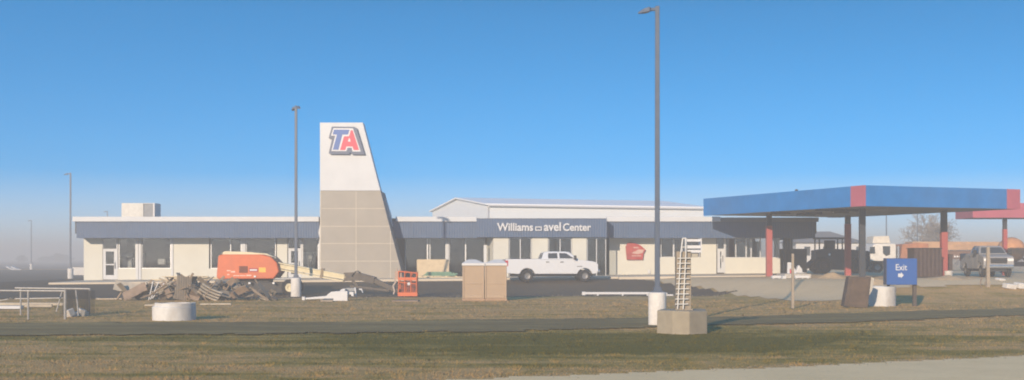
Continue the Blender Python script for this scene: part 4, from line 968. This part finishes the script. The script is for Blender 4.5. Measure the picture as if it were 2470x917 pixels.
# ------------------------------------------------------------------ posts and small things on the right
def post(px, D, top, label, w=.07, m=old_wood):
    x = X(px, D); z0 = H(x, D); mb = MB(); mb.hexa([(x - w, D - w, z0 - .2), (x + w, D - w, z0 - .2), (x + w, D + w, z0 - .2), (x - w, D + w, z0 - .2)] + [(x - w * .9, D - w, Z(top, D)), (x + w * .9, D - w, Z(top, D)), (x + w * .9, D + w, Z(top, D)), (x - w * .9, D + w, Z(top, D))])
    return tag(mb.build('wooden_post', m, bevel=.01), label, 'post')
pale_post = mat('pale_post', (.30, .25, .19), .8, var=.15)
post(1912, 57, 612, 'slim pale post on the grass left of the tilted cabinet', .06, pale_post)
post(2383, 70, 596, 'pale square post in front of the grey pickup', .09, pale_post)
post(2378, 70.3, 680, 'short dark stub beside the pale post', .05)
mb = MB(); D = 69.5; mb.path([(X(2369 - 4 * math.sin(t * 3.1), D), D, H(X(2370, D), D) + .62 * (1 - t)) for t in [i / 8 for i in range(9)]], .03); tag(mb.build('bent_hose', rust), 'bent brown hose standing left of the pale post', 'hose')
D = 81.6; x = X(2288, D); mb = MB(); mb.lathe((x, D, H(x, D)), [(0, 0), (.24, 0), (.27, .48), (.25, .5), (.22, .48), (.2, .1), (0, .1)], 24); tag(mb.build('white_drum', paint_white, smooth='auto'), 'small white drum at the foot of the red column', 'drum')
D = 80; x0_, x1_ = X(2205, D), X(2272, D); z0 = H(x0_, D); BN = thing('dumpster', ((x0_ + x1_) / 2, D, z0), 'dark steel dumpster behind the blue exit sign', 'dumpster')
mb = MB(); mb.box(x0_, x1_, D, D + 1.4, z0 + .12, Z(600, D)); mb.build('bin_body', mat('bin_dark', (.06, .04, .035), .7, var=.3, rib=('X', 1.2, .8)), BN, bevel=.02)
mb = MB(); mb.box(x0_ - .05, x1_ + .05, D - .06, D + 1.45, Z(600, D) + .002, Z(598, D)); mb.build('lid', dark_steel, BN)
mb = MB(); mb.box(x0_ + .1, x1_ - .1, D + .1, D + 1.3, z0 - .02, z0 + .118); mb.build('skid', dark_steel, BN)
D = 84.6; a, b = X(2279, D), X(2298, D); mb = MB(); mb.box(a, b, D, D + .8, H(a, D), Z(616, D)); mb.box(a - .03, b + .03, D - .04, D + .85, Z(616, D) + .002, Z(613, D)); mb.box(a + .1, b - .1, D - .03, D - .002, Z(640, D), Z(622, D))
tag(mb.build('fuel_dispenser', mat('pump_dark', (.07, .05, .045), .6), bevel=.02), 'dark fuel dispenser right of the red column', 'fuel dispenser')
for px, py, w, h, d in ((2435, 692, 26, 12, .5), (2462, 690, 24, 14, .6), (2413, 678, 16, 6, .5)):
    D = 69.5 if px != 2413 else 72; x = X(px, D); z0 = H(x, D); mb = MB(); s_ = w / F * D / 2; mb.rbox((x, D, z0 + h / F * D / 2), (2 * s_, d, h / F * D), Euler((.08, .1, .2)))
    mb.rbox((x + s_ * .8, D + .2, z0 + .08), (s_, d * .7, h / F * D * .6), Euler((.2, .3, .9)))
    tag(mb.build('concrete_rubble', conc_light, bevel=.04), {2435: 'jagged pale rubble lump right of the pale post', 2462: 'pale rubble block at the right edge of the picture', 2413: 'low flat rubble lump below the grey pickup bumper'}[px], 'rubble')
# A letter and junk under the canopy
D = 84; cz = H(X(1905, D), D)
mb = MB(); A = [(1899, 661), (1900, 634), (1908, 634), (1921, 656), (1921, 661), (1913, 661), (1911, 655), (1905, 648), (1905, 661)]
mb.prism([(X(a, D), Z(b - 1, D)) for a, b in A], D, D + .12); mb.prism([(X(a, D), Z(b - 1, D)) for a, b in ((1899, 663), (1923, 663), (1923, 661.3), (1899, 661.3))], D, D + .12)
mb.prism([(X(a, D), Z(b - 1, D)) for a, b in ((1906, 650), (1910.5, 655.5), (1910.5, 660.5), (1906, 660.5))], D + .02, D + .1, 1)
tag(mb.build('sign_letter', [sign_white, logo_red]), 'white and red sign letter propped up by the first red column', 'sign letter')
mb = MB(); mb.prism([(X(a, D), Z(b - 1, D)) for a, b in ((1921, 660), (1927, 645), (1930, 640), (1938, 650), (1939, 660))], D + .3, D + .8); tag(mb.build('white_sack', sign_white, bevel=.05), 'white sack beside the propped sign letter', 'sack')
for px0_, px1_, y, dd, lab in ((1863, 1896, 661, 80.5, 'white board with dark gaps left of the sign letter'), (1918, 1953, 664, 80.2, 'long white board below the white sack'), (1888, 1896, 667, 79.6, 'small white block before the first red column')):
    x0_, x1_ = X(px0_, dd), X(px1_, dd); z0 = H((x0_ + x1_) / 2, dd); mb = MB(); mb.box(x0_, x1_, dd, dd + .5, z0 + .06, z0 + .22)
    for t in (.1, .5, .9): xm = x0_ + (x1_ - x0_) * t; mb.box(xm - .05, xm + .05, dd + .02, dd + .48, z0 - .02, z0 + .06)
    tag(mb.build('white_board', white_metal, bevel=.01), lab, 'board')
for px0_, px1_, lab in ((1893, 1957, 'low concrete kerb block under the sign letter'),):
    dd = 82; x0_, x1_ = X(px0_, dd), X(px1_, dd); z0 = H((x0_ + x1_) / 2, dd); mb = MB(); mb.box(x0_, x1_, dd, dd + 2.5, z0 - .1, z0 + .3); tag(mb.build('pump_island', concrete, bevel=.05), 'low concrete island below the first red column and sign letter', 'island')
def mound(px, D, rx, ry, h, label):
    mb = MB(); x0_ = X(px, D); n, m_ = 28, 8; vs = [(x0_, D, H(x0_, D) + h)]
    for j in range(1, m_ + 1):
        for i in range(n):
            t = 2 * math.pi * i / n; r = j / m_; x, y = x0_ + rx * r * math.cos(t), D + ry * r * math.sin(t)
            vs.append((x, y, H(x, y) - .06 + h * (math.cos(r * math.pi) * .5 + .5) * (1 + .5 * noise.noise((x * 1.5, y * 1.5, 2)))))
    fs = [(0, 1 + i, 1 + (i + 1) % n) for i in range(n)]
    for j in range(m_ - 1):
        for i in range(n): a = 1 + j * n + i; b = 1 + j * n + (i + 1) % n; fs.append((a, a + n, b + n, b))
    mb.add(vs, fs); return tag(mb.build('dirt_mound', dirt_m, smooth=True), label, 'dirt mound')
mound(2012, 79, 1.7, 1.6, .42, 'tan dirt mound at the foot of the second red column')
mound(2115, 72, 1.0, 1.0, .35, 'small tan dirt mound left of the exit sign')
mound(2290, 73, 2.6, 1.6, .25, 'broad tan dirt mound right of the exit sign')

# wheel loader under the canopy
D = 104; x0_ = X(2010, D); gz = H(x0_, D)
WL = thing('wheel_loader', (x0_, D, gz), 'dark wheel loader with roofed cab under the blue canopy', 'loader')
ld = mat('loader_dark', (.05, .035, .03), .6, var=.25); ld2 = mat('loader_brown', (.09, .045, .035), .7, var=.25)
mb = MB(); mb.prism([(X(a, D), Z(b, D)) for a, b in ((1962, 650), (1962, 604), (1990, 600), (2046, 602), (2090, 606), (2094, 640), (2080, 652))], D - .9, D + .9); mb.build('body', ld, WL, bevel=.06)
mb = MB(); zr0 = Z(577, D); mb.box(X(1966, D), X(2032, D), D - .85, D + .85, zr0, zr0 + .14); mb.build('cab_roof', ld, WL, bevel=.03)
mb = MB()
for p in (1971, 2026):
    for yy_ in (D - .75, D + .75): mb.tube((X(p, D), yy_, Z(603, D)), (X(p, D), yy_, zr0 + .02), .06, n=6)
build_each(mb, 'cab_post', ld, WL)
mb = MB(); mb.box(X(1990, D), X(2012, D), D - .4, D + .4, Z(603, D), Z(580, D)); mb.build('seat', ld2, WL, bevel=.05)
for p in (1978, 2066):
    for s_ in (-1, 1):
        c = (X(p, D), D + s_ * 1.05, gz + .72); mb = MB(); mb.lathe(c, [(.35, -.25), (.62, -.25), (.72, -.15), (.72, .15), (.62, .25), (.35, .25)], 24, axis='y'); w = mb.build('wheel', black, WL, smooth='auto')
        mb = MB(); mb.lathe(c, [(0, -.2), (.12, -.24), (.3, -.18), (.36, -.24), (.36, .24), (0, .2)], 18, axis='y'); mb.build('rim', ld2, w, smooth='auto')
mb = MB(); mb.beam((X(1985, D), D - .6, Z(612, D)), (X(1938, D), D - .6, Z(648, D)), .2, .25); mb.beam((X(1985, D), D + .6, Z(612, D)), (X(1938, D), D + .6, Z(648, D)), .2, .25); build_each(mb, 'lift_arm', ld2, WL)
mb = MB(); mb.prism([(X(a, D), Z(b, D)) for a, b in ((1922, 662), (1920, 640), (1926, 632), (1930, 656), (1948, 660), (1948, 664))], D - 1.3, D + 1.3); mb.build('bucket', ld, WL)
mb = MB(); mb.lathe((X(1994, D), D - .92, Z(614, D)), [(0, -.03), (.1, -.03), (.1, .03), (0, .03)], 14, axis='y'); mb.build('work_lamp', lamp_lens, WL)
# dark container next to it
D = 97.6; x0_, x1_ = X(1893, D), X(1955, D); z0 = H(x0_, D); CN = thing('storage_container', ((x0_ + x1_) / 2, D, z0), 'dark storage container beyond the right end of the shop', 'container')
mb = MB(); mb.box(x0_, x1_, D + 1.2, D + 3.6, z0, Z(600, D)); mb.build('shell', mat('container_dark', (.06, .055, .055), .7, rib=('X', 3, 1)), CN)
mb = MB(); mb.box(X(1876, D), X(1887, D), D + 1.15, D + 1.4, Z(620, D), Z(594, D)); mb.box(x0_, x1_, D + 1.15, D + 1.195, z0 + .02, z0 + .2); mb.build('door_panel', board_grey, CN)

# house behind
D = 152; x0_, x1_ = X(1920, D), X(2078, D); HS = thing('house', ((x0_ + x1_) / 2, D, 0), 'low white house with grey hip roof behind the loader', 'house')
ze, zr = Z(585, D), Z(557, D)
mb = MB(); mb.box(x0_, x1_, D, D + 8, -.1, ze); mb.build('wall', white_metal, HS)
mb = MB(); e = .5; mb.add([(x0_ - e, D - e, ze - .02), (x1_ + e, D - e, ze - .02), (x1_ + e, D + 8 + e, ze - .02), (x0_ - e, D + 8 + e, ze - .02), (x0_ + 2.2, D + 4, zr), (x1_ - 2.8, D + 4, zr)], [(3, 2, 1, 0), (0, 1, 5, 4), (1, 2, 5), (2, 3, 4, 5), (3, 0, 4)]); mb.build('roof', house_roof, HS)
for p in (1940, 1985, 2065): mb = MB(); mb.box(X(p, D), X(p + 14, D), D - .04, D - .002, ze - 1.6, ze - .5); mb.build('window', car_glass, HS)

# white lorry cab
D = 112; x0_ = X(2128, D); gz = H(x0_, D)
LR = thing('lorry', (x0_, D, gz), 'white lorry cab with tall exhaust behind the exit sign', 'lorry')
mb = MB(); mb.prism([(X(a, D), Z(b, D)) for a, b in ((2091, 630), (2090, 606), (2098, 590), (2104, 588), (2150, 588), (2152, 594), (2152, 630))], D - 1.2, D + 1.2); mb.build('cab', mat('lorry_white', (.68, .65, .59), .5, dirt=.2), LR, bevel=.08)
for pts in (((2096, 612), (2099, 596), (2110, 595), (2111, 612)), ((2130, 612), (2129, 594), (2147, 594), (2147, 614), (2138, 618))):
    mb = MB(); mb.prism([(X(a, D - 1.2), Z(b, D - 1.2)) for a, b in pts], D - 1.215, D - 1.19); mb.build('side_window', car_glass, LR)
mb = MB(); mb.prism([(X(a, D), Z(b, D)) for a, b in ((2106, 587), (2109, 570), (2146, 569), (2150, 587))], D + .2, D + 2.4); mb.build('wind_deflector', mat('lorry_cream', (.6, .55, .46), .6), LR, bevel=.05)
mb = MB(); mb.tube((X(2158, D), D - 1, Z(632, D)), (X(2158, D), D - 1, Z(594, D)), .16, n=12); mb.build('exhaust_stack', chrome, LR, smooth='auto')
mb = MB(); mb.box(X(2096, D), X(2215, D), D - .6, D + .6, gz + .7, gz + 1.1); mb.build('chassis', dark_steel, LR)
for p in (2108, 2195):
    for s_ in (-1, 1):
        c = (X(p, D), D + s_, gz + .5); mb = MB(); mb.lathe(c, [(.25, -.15), (.5, -.15), (.52, 0), (.5, .15), (.25, .15)], 22, axis='y'); w = mb.build('wheel', black, LR, smooth='auto'); mb = MB(); mb.lathe(c, [(0, -.1), (.25, -.14), (.27, .14), (0, .1)], 16, axis='y'); mb.build('rim', grey_steel, w)
mb = MB(); mb.prism([(X(a, D), Z(b, D)) for a, b in ((2163, 624), (2168, 590), (2200, 586), (2230, 588), (2232, 624))], D - 1.1, D + 1.1); mb.build('tipper_body', mat('lorry_rust', (.40, .17, .09), .7, var=.2, dirt=.3), LR, bevel=.05)

# long tan trailer
D = 124; x0_, x1_ = X(2190, D), X(2415, D); gz = H(x0_, D); TR = thing('trailer', ((x0_ + x1_) / 2, D, gz), 'long tan trailer standing beyond the dark dumpster', 'trailer')
mb = MB(); mb.prism([(X(a, D), Z(b, D)) for a, b in ((2188, 600), (2192, 583), (2415, 584), (2415, 603), (2260, 604))], D - 1.25, D + 1.25); mb.build('tub', tan_rust, TR, bevel=.04)
mb = MB(); mb.box(X(2230, D), X(2412, D), D - .9, D + .9, Z(625, D), Z(604.5, D)); mb.build('chassis', mat('trailer_brown', (.17, .10, .07), .8), TR)
for p in (2320, 2350, 2380):
    c = (X(p, D), D - 1.0, gz + .5); mb = MB(); mb.lathe(c, [(0, -.12), (.2, -.12), (.25, -.15), (.5, -.15), (.52, 0), (.5, .15), (0, .15)], 22, axis='y'); mb.build('wheel', black, TR, smooth='auto')
mb = MB()
for k in range(7): mb.lathe((X(2303 + 6.2 * k, D - 1.3), D - 1.3, Z(619, D)), [(0, -.03), (.09, -.03), (.09, .03), (0, .03)], 8, axis='y')
build_each(mb, 'marker_lamp', lamp_lens, TR)
# mixer drum at right edge
D = 108; x0_ = X(2440, D); gz = H(x0_, D); MX = thing('concrete_mixer', (x0_, D, gz), 'faded orange mixer drum machine at the right edge', 'mixer')
mb = MB(); c = (x0_, D, Z(603, D)); mb.lathe(c, [(0, -1.1), (.6, -1.05), (1.0, -.6), (1.12, 0), (1.0, .7), (.55, 1.2), (0, 1.25)], 28, axis='y'); mb.build('drum', mat('drum_orange', (.50, .24, .11), .6, var=.15, dirt=.35), MX, smooth=True)
mb = MB(); mb.lathe((X(2464, D), D - 1.5, Z(608, D)), [(0, -.15), (.3, -.1), (.33, 0), (.3, .15), (0, .2)], 18, axis='y'); mb.build('motor_cover', orange, MX, smooth=True)
mb = MB(); mb.box(x0_ - 1.6, x0_ + 2, D - .9, D + .9, gz + .6, gz + 1.0); mb.beam((x0_ - 1.2, D - .5, gz + .9), (x0_ - .5, D - .4, Z(615, D)), .15, .15); mb.beam((x0_ + 1.2, D - .5, gz + .9), (x0_ + .5, D - .4, Z(615, D)), .15, .15); mb.build('frame', ld2, MX)
for s_ in (-1.0, 1.3):
    c = (x0_ + s_, D - .95, gz + .5); mb = MB(); mb.lathe(c, [(0, -.1), (.22, -.12), (.26, -.15), (.5, -.14), (.52, 0), (.5, .14), (0, .14)], 20, axis='y'); mb.build('wheel', black, MX, smooth='auto')

# ------------------------------------------------------------------ trees
def bare_tree(px, D, h, label, seed, depth=5, group='bare trees beyond the lot', spread=.55, rmin=.012):
    rt = random.Random(seed); x = X(px, D); z0 = H(x, D); T = thing('bare_tree', (x, D, z0), label, 'tree', group)
    tr, cr = MB(), MB()
    def grow(p, d, L_, r, k):
        q_ = p + d * L_ * .5 + Vector((rt.gauss(0, .04), rt.gauss(0, .04), 0)) * L_; e_ = q_ + (d + Vector((rt.gauss(0, .12), rt.gauss(0, .12), .05))).normalized() * L_ * .5
        m_ = tr if k >= depth - 1 else cr; n = 7 if k >= depth - 1 else (4 if k > 1 else 3)
        m_.tube(p, q_, r, r * .85, n); m_.tube(q_, e_, r * .85, r * .65, n)
        if k == 0: return
        for j in range(3 if k > 1 else 4):
            a = rt.uniform(0, 6.28); tilt = rt.uniform(.3, 1.0) * spread * 1.5
            s1 = d.cross(Vector((0, 0, 1)) if abs(d.z) < .95 else Vector((1, 0, 0))).normalized(); s2 = d.cross(s1)
            nd = (d * math.cos(tilt) + (s1 * math.cos(a) + s2 * math.sin(a)) * math.sin(tilt) + Vector((0, 0, .12))).normalized()
            grow(e_ if j else q_, nd, L_ * rt.uniform(.62, .82), max(rmin, r * .58), k - 1)
    for j in range(3): grow(Vector((x + (j - 1) * .15, D, z0 - .1)), Vector((rt.gauss(0, .2), rt.gauss(0, .1), 1)).normalized(), h * .27, h * .022, depth)
    tr.build('trunk', bark, T); cr.build('crown', twig, T)
    return T
bare_tree(2244, 165, 10.4, 'large spreading bare tree behind the tan trailer', 4, 6, None, .82, .024)
for k, (px, D, h) in enumerate(((2330, 240, 4.6), (2362, 250, 4.2), (2402, 260, 4.0), (2172, 190, 4.0), (2462, 230, 5.0), (2300, 230, 4.4), (2440, 270, 4.2))):
    bare_tree(px, D, h, ('low bare tree left of the pale post top', 'low bare tree just left behind the pale post', 'low bare tree under the red canopy column', 'reddish bare thicket tree behind the lorry exhaust', 'bare tree above the orange mixer drum', 'low bare tree right behind the last red column', 'low bare tree left above the mixer drum')[k], 30 + k, 4, 'bare trees beyond the lot', .75, .03)
def far_tree(px, D, h, w, label, seed):
    rt = random.Random(seed); x = X(px, D); T = thing('far_tree', (x, D, 0), label, 'tree', 'trees on the far left horizon')
    mb = MB(); mb.tube((x, D, -.2), (x, D, h * .5), .3, .2, 6); mb.build('trunk', bark, T)
    mb = MB()
    for k in range(420):
        a, b_ = rt.uniform(0, 6.28), rt.random() ** .5; hz = rt.random(); rr = w / 2 * b_ * (1 - (2 * hz - .9) ** 2 * .6); c = Vector((x + rr * math.cos(a), D + rr * math.sin(a), h * (.18 + .82 * hz))); s_ = w * .07
        u_ = Vector((rt.gauss(0, 1), rt.gauss(0, 1), rt.gauss(0, 1))).normalized() * s_; v_ = Vector((rt.gauss(0, 1), rt.gauss(0, 1), rt.gauss(0, 1))).normalized() * s_
        mb.add([c - u_, c + v_, c + u_], [(0, 1, 2)])
    mb.build('crown', mat('far_foliage', (.055, .06, .035), .9, var=.3), T)
for k, (px, D, h, w) in enumerate(((53, 620, 3.4, 6.5), (140, 640, 4.4, 8), (151, 660, 3.6, 12), (110, 680, 2.8, 9))):
    far_tree(px, D, h, w, ('small lone dark tree right of the picture edge on the horizon', 'tallest dark tree on the left horizon', 'wide low dark tree right of the tallest horizon tree', 'low dark bush between the horizon trees')[k], 50 + k)
# far bits on the left lot
for px, D, lab in ((24, 238, 'white slab at the far left lot edge, left of its twin'), (36, 236, 'white slab at the far left lot edge, nearer the far light pole')):
    x = X(px, D); mb = MB(); mb.rbox((x, D, .4), (1.4, .8, .25), Euler((.2, .5, .2))); mb.rbox((x + .5, D, .15), (1.2, .8, .2), Euler((0, .1, .4))); tag(mb.build('white_slab', white_metal), lab, 'slab', 'white slabs at the lot edge')
D = 168; mb = MB(); mb.box(X(174, D), X(330, D), D, D + .3, -.05, Z(645, D)); tag(mb.build('low_wall', conc_light), 'low pale kerb wall behind the shop end wall', 'wall')
for px, D, top, lab in ((2138, 140, 515, 'thin utility pole rising behind the white lorry'), (2213, 150, 512, 'thin utility pole in front of the large bare tree')):
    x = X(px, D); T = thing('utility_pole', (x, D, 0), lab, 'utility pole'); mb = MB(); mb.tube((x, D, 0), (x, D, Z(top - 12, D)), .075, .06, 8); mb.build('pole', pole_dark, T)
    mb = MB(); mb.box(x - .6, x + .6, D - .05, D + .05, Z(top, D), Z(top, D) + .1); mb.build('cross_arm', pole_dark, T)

# ------------------------------------------------------------------ air, sky, sun, camera
HZ = MB(); HZ.box(-4400, 4400, -400, 4400, -1.5, 13.6); hz = HZ.build('haze', bpy.data.materials.new('haze_air'), org=(0, 0, 0)); hz['kind'] = 'stuff'
nt, N, L = nodes(hz.data.materials[0]); out = N.new('ShaderNodeOutputMaterial'); pv = N.new('ShaderNodeVolumePrincipled')
pv.inputs['Color'].default_value = (.80, .775, .735, 1); pv.inputs['Density'].default_value = .0035; pv.inputs['Anisotropy'].default_value = 0.0
L.new(pv.outputs[0], out.inputs['Volume'])

SUN_EL, SUN_AZ = R(15.5), R(21)                     # height; turned right of straight into the scene
w = bpy.data.worlds.new('World'); sc.world = w; w.use_nodes = True
nt = w.node_tree; N, L = nt.nodes, nt.links; N.clear()
out = N.new('ShaderNodeOutputWorld'); bg = N.new('ShaderNodeBackground'); sk = N.new('ShaderNodeTexSky')
sk.sky_type = 'NISHITA'; sk.sun_disc = False; sk.sun_elevation = SUN_EL; sk.sun_rotation = math.pi + SUN_AZ
sk.altitude = 0; sk.air_density = 1.0; sk.dust_density = .9; sk.ozone_density = 4.0
tc = N.new('ShaderNodeTexCoord'); mp = N.new('ShaderNodeMapping'); mp.inputs['Scale'].default_value = (1, 1, 4.0); mp.inputs['Location'].default_value = (0, 0, .07)
L.new(tc.outputs['Generated'], mp.inputs[0]); L.new(mp.outputs[0], sk.inputs[0])
hs = N.new('ShaderNodeHueSaturation'); hs.inputs['Saturation'].default_value = 2.35; hs.inputs['Hue'].default_value = .487
sz = N.new('ShaderNodeSeparateXYZ'); L.new(tc.outputs['Generated'], sz.inputs[0])
for socket, lo, hi in (('Saturation', .85, 2.7), ('Value', .56, 1.08)):      # paler towards the horizon
    mr = N.new('ShaderNodeMapRange'); mr.inputs[1].default_value = .02; mr.inputs[2].default_value = .19
    mr.inputs[3].default_value = lo; mr.inputs[4].default_value = hi; L.new(sz.outputs[2], mr.inputs[0]); L.new(mr.outputs[0], hs.inputs[socket])
L.new(sk.outputs[0], hs.inputs['Color']); L.new(hs.outputs[0], bg.inputs[0]); bg.inputs[1].default_value = .15; L.new(bg.outputs[0], out.inputs[0])

sl = bpy.data.lights.new('sun', 'SUN'); sl.energy = 2.6; sl.angle = R(.5); sl.color = (1, .80, .605)
so = bpy.data.objects.new('sun', sl); col.objects.link(so); so.location = (-20, -40, 40)
d = Vector((math.sin(SUN_AZ) * math.cos(SUN_EL), math.cos(SUN_AZ) * math.cos(SUN_EL), -math.sin(SUN_EL)))
so.rotation_euler = d.to_track_quat('-Z', 'Y').to_euler()

cam = bpy.data.cameras.new('camera'); co = bpy.data.objects.new('camera', cam); col.objects.link(co)
co.location = (0, 0, EYE); co.rotation_euler = (R(90), 0, 0)
cam.sensor_width = 36; cam.lens = 36 * F / 2470; cam.shift_y = (HY - 458.5) / 2470; cam.clip_end = 12000; cam.clip_start = .1
sc.camera = co
vs_ = sc.view_settings; vs_.view_transform = 'Standard'; vs_.look = 'None'; vs_.gamma = 1; vs_.use_curve_mapping = False; vs_.exposure = 1.36
sc.render.engine = 'CYCLES'
sc.cycles.max_bounces = 6; sc.cycles.transparent_max_bounces = 12; sc.cycles.volume_bounces = 1
sc.cycles.use_denoising = True; sc.cycles.filter_width = 1.9
